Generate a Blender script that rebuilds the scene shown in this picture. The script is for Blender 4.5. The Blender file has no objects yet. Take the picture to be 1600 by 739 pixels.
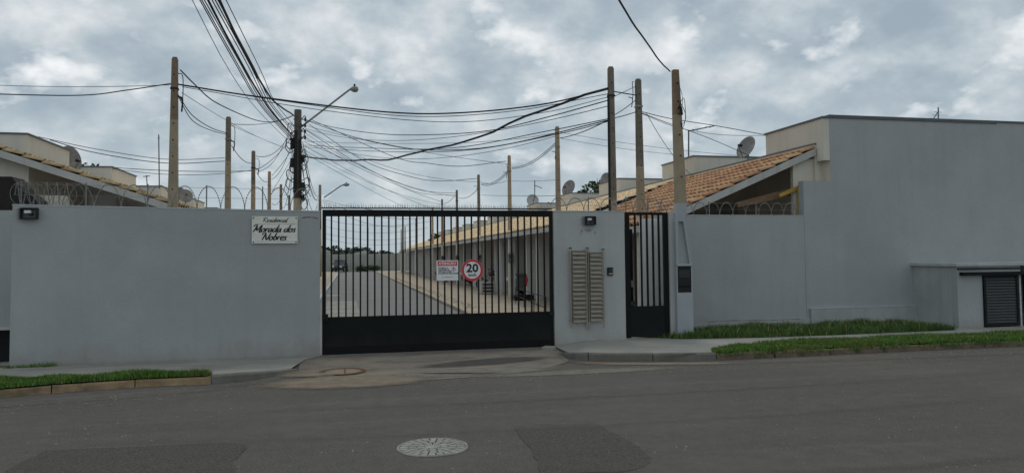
import bpy, bmesh, math, random
import numpy as np
from mathutils import Vector, Matrix
random.seed(7); np.random.seed(7)
S = bpy.context.scene
COL = S.collection
R = math.radians
# ------------------------------------------------------------------ camera, sky, sun, exposure
CAMZ = 1.64; FPX = 1150.0; CY = 350.5
YAW, PITCH, ROLL = R(12.5), R(2.6), R(-0.57)
cam = bpy.data.cameras.new('camera'); camo = bpy.data.objects.new('camera', cam); COL.objects.link(camo)
CM = Matrix.Rotation(-YAW, 3, 'Z') @ Matrix.Rotation(math.pi/2 + PITCH, 3, 'X') @ Matrix.Rotation(ROLL, 3, 'Z')
camo.matrix_world = Matrix.Translation((0, 0, CAMZ)) @ CM.to_4x4()
cam.sensor_width = 36; cam.lens = 36*FPX/1600; cam.shift_y = -(369.5-CY)/1600
cam.clip_start = 0.05; cam.clip_end = 5000
S.camera = camo
S.view_settings.view_transform = 'Standard'; S.view_settings.look = 'None'
S.view_settings.gamma = 1; S.view_settings.exposure = 0
SUN_EL, SUN_AZ = R(58), R(12)     # azimuth clockwise from +Y (the street), behind cloud
w = bpy.data.worlds.new('World'); S.world = w; w.use_nodes = True
nt = w.node_tree; nt.nodes.clear()
def N(t, **k):
    n = nt.nodes.new(t)
    for a, b in k.items():
        if a.startswith('i_'): n.inputs[a[2:]].default_value = b
        else: setattr(n, a, b)
    return n
L = nt.links.new
out = N('ShaderNodeOutputWorld'); bg = N('ShaderNodeBackground'); bg.inputs['Strength'].default_value = 0.1
sky = N('ShaderNodeTexSky', sky_type='NISHITA', sun_disc=False, sun_elevation=SUN_EL, sun_rotation=SUN_AZ)
tc = N('ShaderNodeTexCoord'); sep = N('ShaderNodeSeparateXYZ'); L(tc.outputs['Generated'], sep.inputs[0])
zc = N('ShaderNodeMath', operation='MAXIMUM'); L(sep.outputs['Z'], zc.inputs[0]); zc.inputs[1].default_value = 0
za = N('ShaderNodeMath', operation='ADD'); L(zc.outputs[0], za.inputs[0]); za.inputs[1].default_value = 0.50
dx = N('ShaderNodeMath', operation='DIVIDE'); L(sep.outputs['X'], dx.inputs[0]); L(za.outputs[0], dx.inputs[1])
dy = N('ShaderNodeMath', operation='DIVIDE'); L(sep.outputs['Y'], dy.inputs[0]); L(za.outputs[0], dy.inputs[1])
cmb = N('ShaderNodeCombineXYZ'); L(dx.outputs[0], cmb.inputs[0]); L(dy.outputs[0], cmb.inputs[1])
def noise(scale, detail, rough, off, dist=0.0):
    m = N('ShaderNodeMapping'); m.inputs['Location'].default_value = off; L(cmb.outputs[0], m.inputs[0])
    n = N('ShaderNodeTexNoise'); n.inputs['Scale'].default_value = scale; n.inputs['Detail'].default_value = detail
    n.inputs['Roughness'].default_value = rough; n.inputs['Distortion'].default_value = dist
    L(m.outputs[0], n.inputs['Vector']); return n
def ramp(src, stops):
    r = N('ShaderNodeValToRGB'); L(src, r.inputs[0]); e = r.color_ramp.elements
    while len(e) < len(stops): e.new(0.5)
    for el, (p, c) in zip(e, stops):
        el.position = p; el.color = (c[0], c[1], c[2], 1)
    return r
nA = noise(2.9, 3, 0.45, (3.1, 1.7, 0)); nB = noise(7.5, 5, 0.55, (7.3, 2.2, 4), 0.0)
madd = N('ShaderNodeMix', data_type='FLOAT'); madd.inputs[0].default_value = 0.60
L(nA.outputs['Fac'], madd.inputs[2]); L(nB.outputs['Fac'], madd.inputs[3])
cl = ramp(madd.outputs[0], [(0.38, (3.35, 4.13, 4.78)), (0.46, (4.1, 4.88, 5.42)), (0.53, (5.35, 6.0, 6.38)), (0.62, (7.5, 7.8, 8.0))])
nC = noise(9.0, 4, 0.5, (1.4, 9.2, 2)); hole = ramp(nC.outputs['Fac'], [(0.57, (0, 0, 0)), (0.72, (1, 1, 1))])
br = N('ShaderNodeMix', data_type='RGBA', blend_type='MIX'); L(hole.outputs[0], br.inputs[0]); L(cl.outputs[0], br.inputs[6])
br.inputs[7].default_value = (9.2, 9.4, 9.5, 1)
# towards the horizon the cloud sheet evens out into pale haze
hz = N('ShaderNodeMapRange'); L(zc.outputs[0], hz.inputs[0]); hz.inputs[1].default_value = 0.0; hz.inputs[2].default_value = 0.22
hz.inputs[3].default_value = 0.75; hz.inputs[4].default_value = 0.0
hm = N('ShaderNodeMix', data_type='RGBA'); L(hz.outputs[0], hm.inputs[0]); L(br.outputs[2], hm.inputs[6]); hm.inputs[7].default_value = (4.5, 5.3, 5.8, 1)
fin = N('ShaderNodeMix', data_type='RGBA'); fin.inputs[0].default_value = 0.95
L(sky.outputs[0], fin.inputs[6]); L(hm.outputs[2], fin.inputs[7]); L(fin.outputs[2], bg.inputs[0]); L(bg.outputs[0], out.inputs[0])
sun = bpy.data.lights.new('sun', 'SUN'); sun.energy = 0.7; sun.angle = R(20); sun.color = (1.0, 0.95, 0.86)
suno = bpy.data.objects.new('sun', sun); COL.objects.link(suno)
sd = Vector((math.sin(SUN_AZ)*math.cos(SUN_EL), math.cos(SUN_AZ)*math.cos(SUN_EL), math.sin(SUN_EL)))
suno.rotation_euler = sd.to_track_quat('Z', 'Y').to_euler(); suno.location = (0, 0, 30)

# ------------------------------------------------------------------ survey helper: sight line from the photo's station onto a plane
def ray(px, py): return CM @ Vector(((px-800)/FPX, -(py-CY)/FPX, -1))
def P(px, py, X=None, Y=None, Z=None):
    d = ray(px, py)
    t = X/d.x if X is not None else (Y/d.y if Y is not None else (Z-CAMZ)/d.z)
    return Vector((0, 0, CAMZ)) + d*t
# ------------------------------------------------------------------ materials
MATS = {}
def mat(name, c, rough=0.8, var=0.12, scale=3.0, bump=0.0, bscale=60, metal=0.0, mid=0.0, hs=0.0, splash=0.0, c2=None, s2=0.8, island=0.0, streak=0.0, spec=0.5):
    if name in MATS: return MATS[name]
    m = bpy.data.materials.new(name); m.use_nodes = True; t = m.node_tree; b = t.nodes['Principled BSDF']
    b.inputs['Roughness'].default_value = rough; b.inputs['Metallic'].default_value = metal; b.inputs['Specular IOR Level'].default_value = spec
    g = t.nodes.new('ShaderNodeNewGeometry'); lk = t.links.new
    def nz(s, d=5, vec=None, rg=0.6):
        n = t.nodes.new('ShaderNodeTexNoise'); n.inputs['Scale'].default_value = s; n.inputs['Detail'].default_value = d; n.inputs['Roughness'].default_value = rg
        lk(vec or g.outputs['Position'], n.inputs['Vector']); return n.outputs['Fac']
    def mixc(f, a, bb, mode='MIX'):
        x = t.nodes.new('ShaderNodeMix'); x.data_type = 'RGBA'; x.blend_type = mode
        for i, v in ((0, f), (6, a), (7, bb)):
            if isinstance(v, (int, float)): x.inputs[i].default_value = v
            elif isinstance(v, tuple): x.inputs[i].default_value = (v[0], v[1], v[2], 1)
            else: lk(v, x.inputs[i])
        return x.outputs[2]
    def rr(src, a, bb, lo=0.0, hi=1.0):
        x = t.nodes.new('ShaderNodeMapRange'); lk(src, x.inputs[0])
        for i, v in zip((1, 2, 3, 4), (a, bb, lo, hi)): x.inputs[i].default_value = v
        return x.outputs[0]
    col = mixc(rr(nz(scale), 0.3, 0.7), tuple(v*(1-var) for v in c), tuple(v*(1+var) for v in c))
    if c2: col = mixc(rr(nz(s2, 6), 0.48, 0.66), col, c2)
    if mid: col = mixc(1.0, col, mixc(rr(nz(7, 8, None, .75), 0.3, 0.7), (1-mid,)*3, (1+mid,)*3), 'MULTIPLY')
    if hs:
        mp = t.nodes.new('ShaderNodeMapping'); mp.inputs['Scale'].default_value = (.12, 2.2, 1); mp.inputs['Rotation'].default_value = (0, 0, -.06); lk(g.outputs['Position'], mp.inputs[0])
        col = mixc(1.0, col, mixc(rr(nz(1.0, 6, mp.outputs[0]), 0.3, 0.7), (1-hs,)*3, (1+hs,)*3), 'MULTIPLY')
    if splash:
        sp = t.nodes.new('ShaderNodeSeparateXYZ'); lk(g.outputs['Position'], sp.inputs[0]); mp = t.nodes.new('ShaderNodeMapping'); mp.inputs['Scale'].default_value = (2.5, 2.5, 1.2); lk(g.outputs['Position'], mp.inputs[0])
        ad = t.nodes.new('ShaderNodeMath'); ad.operation = 'MULTIPLY_ADD'; lk(sp.outputs['Z'], ad.inputs[0]); ad.inputs[1].default_value = -1.1; lk(nz(1.0, 8, mp.outputs[0], .7), ad.inputs[2])
        col = mixc(rr(ad.outputs[0], .08, .55, 0, splash), col, (.24, .18, .125))
    if streak:
        mp = t.nodes.new('ShaderNodeMapping'); mp.inputs['Scale'].default_value = (6, 6, 0.35); lk(g.outputs['Position'], mp.inputs[0])
        col = mixc(rr(nz(1.0, 5, mp.outputs[0]), 0.5, 0.75, 0, streak), col, tuple(v*0.55 for v in c))
    if island: col = mixc(1.0, col, mixc(rr(g.outputs['Random Per Island'], 0, 1), (1-island,)*3, (1+island*0.6,)*3), 'MULTIPLY')
    lk(col, b.inputs['Base Color'])
    if bump:
        bp = t.nodes.new('ShaderNodeBump'); bp.inputs['Strength'].default_value = bump; bp.inputs['Distance'].default_value = 0.02
        lk(nz(bscale, 4), bp.inputs['Height']); lk(bp.outputs[0], b.inputs['Normal'])
    MATS[name] = m; return m
wallM = mat('grey wall paint', (.39, .405, .405), .85, .045, 1.3, .25, 25, streak=.14, mid=.025, splash=.5, c2=(.355, .365, .365), s2=.5)
wallM2 = mat('grey wall paint lighter', (.44, .45, .44), .85, .05, 1.3, .2, 25, streak=.16, mid=.03, splash=.5)
plinthM = mat('plinth render', (.40, .415, .41), .9, .1, 2, .3, 25, streak=.3)
capM = mat('cement cap', (.46, .48, .48), .9, .15, 4, .3, 40)
creamM = mat('cream wall', (.66, .61, .52), .9, .05, 1.5, .15, 30, streak=.25)
innerM = mat('pale grey wall', (.80, .79, .76), .9, .06, 1.5, .15, 30, streak=.3)
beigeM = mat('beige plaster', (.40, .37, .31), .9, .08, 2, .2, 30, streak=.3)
asphM = mat('street asphalt', (.116, .107, .093), .92, .42, 48, 1.0, 110, c2=(.138, .125, .107), s2=.45, mid=.16, hs=.07)
patchM = mat('coarse asphalt patch', (.086, .078, .067), .95, .5, 42, 1.0, 90, mid=.12)
innerAsphM = mat('inner street asphalt', (.185, .18, .168), .8, .12, .4, .5, 60)
concM = mat('pavement concrete', (.32, .31, .275), .92, .1, 1.6, .4, 70, c2=(.245, .235, .21), s2=.7)
apronM = mat('dusty concrete apron', (.19, .165, .135), .95, .25, 2.2, .6, 60, c2=(.235, .195, .15), s2=1.3)
kerbM = mat('kerb stone', (.17, .16, .14), .95, .2, 5, .7, 60)
kerbTanM = mat('kerb stained with red soil', (.34, .235, .135), .95, .3, 6, .8, 60, c2=(.10, .09, .05), s2=2.2)
kerbMossM = mat('rough kerb with moss', (.17, .12, .09), .95, .3, 9, 1, 50, c2=(.05, .07, .02), s2=5)
soilM = mat('soil', (.12, .095, .06), .98, .3, 4, .8, 40)
earthM = mat('far ground', (.16, .17, .10), .98, .3, .2)
tanM = mat('tan pavement', (.45, .365, .27), .95, .15, 1.2, .5, 40, c2=(.38, .335, .28), s2=.9)
grassM = mat('verge grass', (.105, .215, .028), .75, .3, 2.5, island=.45, c2=(.14, .21, .03), s2=.9)
grassDM = mat('tall grass', (.080, .150, .028), .75, .3, 3, island=.45)
blackM = mat('black paint', (.006, .007, .008), .6, .2, 4, spec=.2)
panelM = mat('black sheet steel', (.005, .008, .009), .5, .25, 2, spec=.22, splash=.05)
darkM = mat('dark plastic', (.015, .015, .015), .6, .2, 6, spec=.3)
cableM = mat('cable black', (.015, .016, .018), .8, .2, 6)
cableGM = mat('cable grey', (.09, .10, .11), .8, .2, 6)
poleM = mat('pole concrete', (.36, .29, .20), .95, .13, 3, .5, 50, streak=.55)
poleDM = mat('pole concrete weathered', (.20, .17, .135), .95, .25, 6, .6, 50, streak=.6)
poleRM = mat('pole rust brown', (.24, .165, .11), .95, .2, 6, .5, 50, streak=.4)
poleWM = mat('pole whitewash', (.62, .60, .53), .9, .1, 4, .3, 50, streak=.3)
polePM = mat('pole painted grey', (.36, .385, .405), .9, .06, 3, .2, 50)
recM = mat('pole hole', (.03, .028, .025), .95, .2, 6)
steelM = mat('stainless steel', (.37, .335, .275), .45, .12, 6, metal=.35)
galvM = mat('galvanised wire', (.22, .22, .21), .5, .3, 20, metal=.5)
lampM = mat('lamp housing', (.22, .23, .23), .5, .1, 6, metal=.3)
lensM = mat('lamp reflector', (.75, .76, .76), .25, .1, 6)
signM = mat('sign white enamel', (.80, .80, .72), .5, .05, 5, c2=(.70, .70, .62), s2=6)
signW = mat('notice white', (.80, .80, .80), .5, .03, 5)
redM = mat('sign red', (.60, .03, .05), .45, .06, 8)
inkM = mat('ink black', (.012, .012, .014), .5, .1, 5)
inkG = mat('ink grey', (.10, .10, .11), .6, .1, 5)
tileOM = mat('orange clay tile', (.48, .26, .135), .85, .16, 7, .3, 60, island=.25, c2=(.42, .21, .10), s2=5)
tileOvar = [mat('orange clay tile tone %s' % n, c, .85, .14, 7, .3, 60, c2=tuple(v*.78 for v in c), s2=6) for n, c in
            (('light', (.52, .29, .155)), ('mid', (.46, .245, .125)), ('deep', (.37, .19, .10)), ('straw', (.54, .35, .19)))]
tileYM = mat('straw clay tile', (.86, .67, .43), .85, .12, 2, .3, 50, island=.22)
tileLM = mat('straw verge tile', (.44, .32, .17), .85, .2, 6, .4, 50, island=.3, c2=(.25, .16, .08), s2=4)
fasM = mat('fascia board', (.50, .49, .46), .85, .1, 3, .2, 40, streak=.4)
underM = mat('dark timber underside', (.05, .045, .04), .9, .2, 5)
woodYM = mat('varnished yellow timber', (.48, .31, .07), .6, .2, 6)
woodBM = mat('brown timber beam', (.22, .13, .065), .7, .25, 6)
rufoM = mat('metal coping', (.11, .12, .125), .6, .1, 5)
dishM = mat('dish grey', (.20, .19, .18), .6, .12, 6, c2=(.30, .28, .26), s2=5)
dishLM = mat('dish pale', (.45, .44, .42), .6, .1, 6)
glassM = mat('dark window glass', (.02, .025, .03), .08, .1, 3, spec=.8)
whiteM = mat('white gloss paint', (.68, .69, .69), .5, .04, 3)
gateWM = mat('white corrugated sheet', (.88, .88, .87), .5, .05, 3)
leafM = mat('tree leaves', (.035, .065, .018), .7, .3, 2, island=.5)
leafFM = mat('far tree leaves', (.045, .07, .04), .8, .3, .3, island=.4)
barkM = mat('bark', (.10, .075, .05), .95, .3, 6, .5, 30)
carDM = mat('car paint dark', (.012, .013, .016), .25, .1, 3, spec=.7)
carMM = mat('car paint maroon', (.09, .02, .025), .25, .1, 3, spec=.7)
carGM = mat('car paint grey', (.16, .165, .17), .3, .1, 3, metal=.4)
tyreM = mat('tyre rubber', (.02, .02, .02), .9, .2, 9)
yellowM = mat('yellow sticker', (.60, .42, .03), .5, .1, 9)
manM = mat('worn iron cover', (.29, .285, .26), .8, .3, 14, .5, 60, c2=(.20, .19, .165), s2=6)
rustM = mat('rusty rim', (.12, .065, .035), .95, .35, 12, .8, 60)
dustM = mat('pale sandy dust', (.26, .205, .15), .98, .2, 3, .5, 60, c2=(.19, .16, .125), s2=2)
waterM = mat('wet tar stain', (.014, .014, .014), .5, .1, 5)
rwallM = mat('boundary blockwork', (.34, .35, .32), .95, .12, .5, .2, 10, streak=.4)
darkReM = mat('dark recess', (.02, .022, .024), .95, .2, 3)
tarpM = mat('dark brown sheeting', (.018, .013, .012), .85, .3, 8, .8, 20)

# ------------------------------------------------------------------ mesh collecting
class MB:
    def __init__(s): s.v = []; s.f = []
    def add(s, vs, fs):
        o = len(s.v); s.v += [tuple(v) for v in vs]; s.f += [tuple(i+o for i in f) for f in fs]; return s
    def box(s, a, b, mt=None, bev=0.0):
        x0, x1 = sorted((a[0], b[0])); y0, y1 = sorted((a[1], b[1])); z0, z1 = sorted((a[2], b[2]))
        if bev:
            bm = bmesh.new(); bmesh.ops.create_cube(bm, size=1)
            for v in bm.verts: v.co = Vector(((x0+x1)/2+v.co.x*(x1-x0), (y0+y1)/2+v.co.y*(y1-y0), (z0+z1)/2+v.co.z*(z1-z0)))
            bmesh.ops.bevel(bm, geom=bm.edges[:], offset=bev, segments=1, affect='EDGES', profile=.5)
            vs = [v.co.copy() for v in bm.verts]; bm.verts.index_update(); fs = [[v.index for v in f.verts] for f in bm.faces]; bm.free()
        else:
            vs = [Vector(c) for c in ((x0,y0,z0),(x1,y0,z0),(x1,y1,z0),(x0,y1,z0),(x0,y0,z1),(x1,y0,z1),(x1,y1,z1),(x0,y1,z1))]
            fs = [(0,3,2,1),(4,5,6,7),(0,1,5,4),(1,2,6,5),(2,3,7,6),(3,0,4,7)]
        if mt: vs = [mt @ v for v in vs]
        return s.add(vs, fs)
    def prism(s, pts, d):
        """polygon pts (3D), extruded by vector d"""
        n = len(pts); pts = [Vector(p) for p in pts]; d = Vector(d)
        return s.add(pts + [p+d for p in pts], [tuple(range(n))[::-1], tuple(range(n, 2*n))] + [(i, (i+1) % n, n+(i+1) % n, n+i) for i in range(n)])
    def tube(s, pts, r, n=6, cap=True):
        pts = [Vector(p) for p in pts]; rs = r if isinstance(r, (list, tuple)) else [r]*len(pts)
        vs = []; fs = []; up = None
        for i, p in enumerate(pts):
            t = (pts[min(i+1, len(pts)-1)] - pts[max(i-1, 0)])
            t = t.normalized() if t.length > 1e-9 else Vector((0, 0, 1))
            if up is None: up = Vector((0, 0, 1)) if abs(t.z) < .9 else Vector((0, 1, 0))
            a = t.cross(up)
            if a.length < 1e-6: a = t.cross(Vector((1, 0, 0)))
            a.normalize(); b = a.cross(t).normalized(); up = b
            for k in range(n):
                q = 2*math.pi*(k+.5)/n; vs.append(p + a*math.cos(q)*rs[i] + b*math.sin(q)*rs[i])
        for i in range(len(pts)-1):
            for k in range(n): fs.append((i*n+k, i*n+(k+1) % n, (i+1)*n+(k+1) % n, (i+1)*n+k))
        if cap: fs += [tuple(range(n))[::-1], tuple(range((len(pts)-1)*n, len(pts)*n))]
        return s.add(vs, fs)
    def cyl(s, a, b, r, n=16, r2=None): return s.tube([a, b], [r, r if r2 is None else r2], n)
    def mesh(s, name, m, smooth=False):
        me = bpy.data.meshes.new(name); me.from_pydata(s.v, [], s.f)
        bm = bmesh.new(); bm.from_mesh(me); bmesh.ops.recalc_face_normals(bm, faces=bm.faces); bm.to_mesh(me); bm.free()
        if smooth: me.polygons.foreach_set('use_smooth', [True]*len(me.polygons))
        me.materials.append(m); return me
    def build(s, name, m, parent=None, smooth=False, stuff=False):
        """vertices are in world space; the object sits at its parent's origin"""
        if parent is not None:
            o3 = WO[parent.name]; s.v = [(v[0]-o3[0], v[1]-o3[1], v[2]-o3[2]) for v in s.v]
            o = link(name, s.mesh(name, m, smooth), parent); WO[o.name] = o3
        else:
            arr = np.array(s.v); c = (arr.min(0)+arr.max(0))/2; c[2] = arr[:, 2].min(); c = tuple(float(x) for x in c)
            s.v = [(v[0]-c[0], v[1]-c[1], v[2]-c[2]) for v in s.v]
            o = link(name, s.mesh(name, m, smooth)); o.location = c; WO[o.name] = c
        if stuff: o['kind'] = 'stuff'
        return o
WO = {}
def link(name, data, parent=None):
    o = bpy.data.objects.new(name, data); COL.objects.link(o)
    if parent is not None: o.parent = parent
    return o
def thing(name, loc, label, cat, group=None):
    o = link(name, None); o.location = loc; o.empty_display_size = .2; WO[o.name] = tuple(loc); tag(o, label, cat, group); return o
def tag(o, label=None, cat=None, group=None, kind=None):
    if label: o['label'] = label
    if cat: o['category'] = cat
    if group: o['group'] = group
    if kind: o['kind'] = kind
    return o
def kids(o): return [c for c in COL.objects if c.parent == o]
CH = {}
def copy_tree(o, loc, label, group=None):
    r = o.copy(); COL.objects.link(r); r.location = loc; r['label'] = label; WO[r.name] = tuple(loc)
    if group: r['group'] = group
    for c in o.children:
        d = c.copy(); COL.objects.link(d); d.parent = r
        for g in c.children:
            e = g.copy(); COL.objects.link(e); e.parent = d
    return r
def struct(name, mb, m, smooth=False):
    o = mb.build(name, m, None, smooth); o['kind'] = 'structure'; return o
def sheet(name, pts, m, kind='structure', thick=0.0):
    mb = MB()
    if thick: mb.prism([Vector(p)-Vector((0, 0, thick)) for p in pts], (0, 0, thick))
    else: mb.add(pts, [tuple(range(len(pts)))])
    o = mb.build(name, m); o['kind'] = kind; return o
def catmull(pts, n=6):
    pts = [Vector(p) for p in pts]; q = [2*pts[0]-pts[1]] + pts + [2*pts[-1]-pts[-2]]; o = []
    for i in range(1, len(q)-2):
        a, b, c, d = q[i-1], q[i], q[i+1], q[i+2]
        for k in range(n):
            t = k/n; o.append(.5*((2*b)+(c-a)*t+(2*a-5*b+4*c-d)*t*t+(3*b-a-3*c+d)*t**3))
    o.append(pts[-1]); return o
ORD = ['first', 'second', 'third', 'fourth', 'fifth', 'sixth', 'seventh', 'eighth', 'ninth', 'tenth', 'eleventh', 'twelfth', 'thirteenth', 'fourteenth', 'fifteenth', 'sixteenth']

# ================================================================== GROUND
sheet('ground', [(-1500, -300, -.06), (1500, -300, -.06), (1500, 2500, -.06), (-1500, 2500, -.06)], earthM)
YW = 12.9                       # street face of the entrance wall
WL = Vector((-4.93, 12.38, 0)); WR = Vector((-.48, 12.9, 0))   # left wall, very slightly skewed
def G(px, py, z=0.0): return P(px, py, Z=z)
kL = [G(-420, 668), G(-200, 640), G(0, 621.5), G(100, 612.5), G(240, 603.5), G(330, 600), G(400, 594), G(436, 586), G(466, 579)]
kR = [G(872, 553), G(884, 559), G(905, 563), G(960, 564.5), G(1060, 564.5), G(1120, 563), G(1240, 557.5), G(1400, 549.5), G(1600, 541), G(1800, 531), G(2200, 515)]
# the street in front: subdivided strip ending just under the kerbs
road = MB(); nx = 60
road.add([(-60, -25, 0), (70, -25, 0), (70, 13.4, 0), (-60, 13.4, 0)], [(0, 1, 2, 3)])
struct('road', road, asphM)
def patch(name, pxs, m, z=.004, parent=None):
    pts = [G(x, y, z) for x, y in pxs]; pts = catmull(pts+[pts[0]], 5)[:-1]
    cen = sum(pts, Vector())/len(pts)
    pts = [p + (p-cen).normalized()*random.uniform(-.02, .02) for p in pts]
    mb = MB().add(pts, [tuple(range(len(pts)))]); o = mb.build(name, m); o['kind'] = 'structure'; return o
patch('asphalt_patch', [(800, 664), (860, 661), (928, 661), (950, 672), (985, 690), (1012, 708), (1014, 722), (985, 735), (900, 738), (850, 742), (836, 712)], patchM)
patch('asphalt_patch', [(70, 703), (200, 698), (372, 692), (366, 720), (350, 760), (200, 790), (20, 790), (0, 745)], patchM)
# driveway apron
ap = [G(466, 579, .006), G(500, 590, .006), G(640, 594, .006), G(800, 583, .006), G(884, 566, .006), G(880, 556, .006), Vector((3.75, 12.88, .02)), Vector((-.55, 12.86, .02)), G(470, 566, .012)]
mb = MB(); c = sum(ap, Vector())/len(ap); dense = catmull(ap+[ap[0]], 4)[:-1]; mb.add(dense+[c], [(i, (i+1) % len(dense), len(dense)) for i in range(len(dense))]); struct('driveway_apron', mb, apronM)
def drift(px0, py0, px1, py1, wid, m, z=.005, name='sand_drift'):
    a, b = G(px0, py0, z), G(px1, py1, z); t = (b-a).normalized(); nn = Vector((-t.y, t.x, 0)); Ld = (b-a).length
    mb = MB(); mb.add([(-Ld/2, -wid/2, 0), (Ld/2, -wid/2, 0), (Ld/2, wid/2, 0), (-Ld/2, wid/2, 0)], [(0, 1, 2, 3)])
    o = link(name, mb.mesh(name, m)); o['kind'] = 'structure'; c_ = (a+b)/2; o.location = c_; o.rotation_euler = (0, 0, math.atan2(t.y, t.x)); return o
def softmat(name, c, strength=1.0, sc=2.5, tight=1.6):
    m = mat(name, c, .98, .2, 5, .5, 60); t = m.node_tree; lk = t.links.new; b = t.nodes['Principled BSDF']
    tc_ = t.nodes.new('ShaderNodeTexCoord'); mp = t.nodes.new('ShaderNodeMapping'); mp.inputs['Location'].default_value = (-1, -1, 0); mp.inputs['Scale'].default_value = (2, 2, 0)
    lk(tc_.outputs['Generated'], mp.inputs[0]); ln = t.nodes.new('ShaderNodeVectorMath'); ln.operation = 'LENGTH'; lk(mp.outputs[0], ln.inputs[0])
    g = t.nodes.new('ShaderNodeNewGeometry'); n = t.nodes.new('ShaderNodeTexNoise'); n.inputs['Scale'].default_value = sc; n.inputs['Detail'].default_value = 8; n.inputs['Roughness'].default_value = .7
    st_ = t.nodes.new('ShaderNodeMapping'); st_.inputs['Scale'].default_value = (.6, 1.6, 1); lk(g.outputs['Position'], st_.inputs[0]); lk(st_.outputs[0], n.inputs['Vector'])
    a = t.nodes.new('ShaderNodeMath'); a.operation = 'SUBTRACT'; a.inputs[0].default_value = 1.0; lk(ln.outputs['Value'], a.inputs[1])
    a2 = t.nodes.new('ShaderNodeMath'); a2.operation = 'MULTIPLY_ADD'; lk(a.outputs[0], a2.inputs[0]); a2.inputs[1].default_value = tight; lk(n.outputs['Fac'], a2.inputs[2])
    r_ = t.nodes.new('ShaderNodeMapRange'); lk(a2.outputs[0], r_.inputs[0]); r_.inputs[1].default_value = .5; r_.inputs[2].default_value = 1.15; r_.inputs[3].default_value = 0; r_.inputs[4].default_value = strength
    edge = t.nodes.new('ShaderNodeMapRange'); lk(ln.outputs['Value'], edge.inputs[0]); edge.inputs[1].default_value = .75; edge.inputs[2].default_value = 1.0; edge.inputs[3].default_value = 1; edge.inputs[4].default_value = 0
    mu = t.nodes.new('ShaderNodeMath'); mu.operation = 'MULTIPLY'; lk(r_.outputs[0], mu.inputs[0]); lk(edge.outputs[0], mu.inputs[1]); lk(mu.outputs[0], b.inputs['Alpha']); return m
dA = softmat('wind blown sand', (.255, .205, .15), .8); dB = softmat('grey road dust', (.22, .20, .17), .75); dC = softmat('damp dark stain', (.07, .065, .058), .8, 2.0)
dD = softmat('pale worn strip', (.18, .165, .143), .38, 1.8); dE = softmat('reddish soil wash', (.30, .18, .12), .8, 4)
drift(380, 602, 700, 590, 1.2, dA, .0135); drift(560, 590, 900, 572, .9, dB, .0125); drift(420, 588, 600, 573, .9, dA, .0145)
drift(640, 575, 870, 556, .8, dC, .0130); drift(560, 566, 760, 557, .5, dB, .0155); drift(700, 590, 1100, 572, .5, dB, .006)
drift(870, 565.5, 1100, 567.5, .16, dE, .007); drift(870, 568, 1190, 567, .35, dA, .0085)
drift(-150, 643, 400, 603, .5, dD, .007); drift(0, 700, 1700, 610, 1.0, dD, .0075); drift(200, 650, 1650, 575, .8, dD, .009); drift(900, 739, 1700, 690, .9, dD, .0105)
drift(1100, 569, 1700, 546, .5, dD, .0095)
drift(640, 583, 800, 582, .16, softmat('tar drip', (.04, .038, .035), .8, 5), .0165, 'tar_stain')
patch('tar_stain', [(735, 582.3), (748, 581.5), (762, 581.7), (762, 583), (745, 583.6)], waterM, .0175)
# left sidewalk, kerb, verge
def kerbrun(name, line, i0, i1, m, w=.13, h=.11, slopes=None, label=None):
    """separate kerb stones along a polyline of points"""
    pts = line[i0:i1+1]; L_ = [0]
    for a, b in zip(pts, pts[1:]): L_.append(L_[-1]+(b-a).length)
    tot = L_[-1]; n = max(1, round(tot/1.0)); st = []
    def at(s):
        for i in range(len(pts)-1):
            if s <= L_[i+1]+1e-6: return pts[i].lerp(pts[i+1], (s-L_[i])/(L_[i+1]-L_[i])), i
    root = thing(name, tuple(pts[0]), label, 'kerb')
    for k in range(n):
        s0, s1 = tot*k/n+.006, tot*(k+1)/n-.006; mb = MB(); q = []
        ss = [s0+(s1-s0)*jj/4 for jj in range(5)]
        for s in ss:
            p, i = at(s); d = (pts[i+1]-pts[i]).normalized(); nn = Vector((-d.y, d.x, 0))
            hh = h*(slopes(s/tot) if slopes else 1) + random.uniform(-.004, .004)
            j = random.uniform(-.006, .006)*(3 if m is kerbMossM else 1); hh += random.uniform(-.018, .012) if m is kerbMossM else 0
            q.append([p+nn*j, p+nn*(.012+j)+Vector((0, 0, hh*.8)), p+nn*(.03+j)+Vector((0, 0, hh)), p+nn*w+Vector((0, 0, hh)), p+nn*w+Vector((0, 0, -.02))])
        vs = [v for r in q for v in r]; fs = []
        for a in range(4):
            for b_ in range(4): fs.append((a*5+b_, a*5+b_+1, (a+1)*5+b_+1, (a+1)*5+b_))
        fs += [(0, 1, 2, 3, 4), (20, 21, 22, 23, 24)]
        mb.add(vs, fs).build('kerb_stone', m, root)
    return root
kerbrun('kerb', kL, 0, 5, kerbTanM, h=.095, label='tan stained kerb edging the left grass verge')
kerbrun('kerb', kL, 5, 8, kerbM, h=.11, slopes=lambda t: 1 if t < .35 else 1-1.15*(t-.35), label='dark grey kerb sloping down to the driveway on its left')
kerbrun('kerb', kR, 0, 5, kerbM, h=.12, slopes=lambda t: min(1, .25+t*2.6), label='grey concrete kerb along the pavement in front of the pedestrian gate')
kerbrun('kerb', kR, 5, 10, kerbMossM, h=.10, label='rough mossy reddish kerb along the right grass verge')
def off(line, d, z):
    o = []
    for i, p in enumerate(line):
        t = (line[min(i+1, len(line)-1)]-line[max(i-1, 0)]).normalized(); q = p+Vector((-t.y, t.x, 0))*d; q.z = z; o.append(q)
    return o
kLi = off(kL, .128, .106)
lw = [Vector((-.50, 12.88, .022)), Vector((-4.9, 12.36, .09)), Vector((-14, 11.4, .10))]
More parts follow.
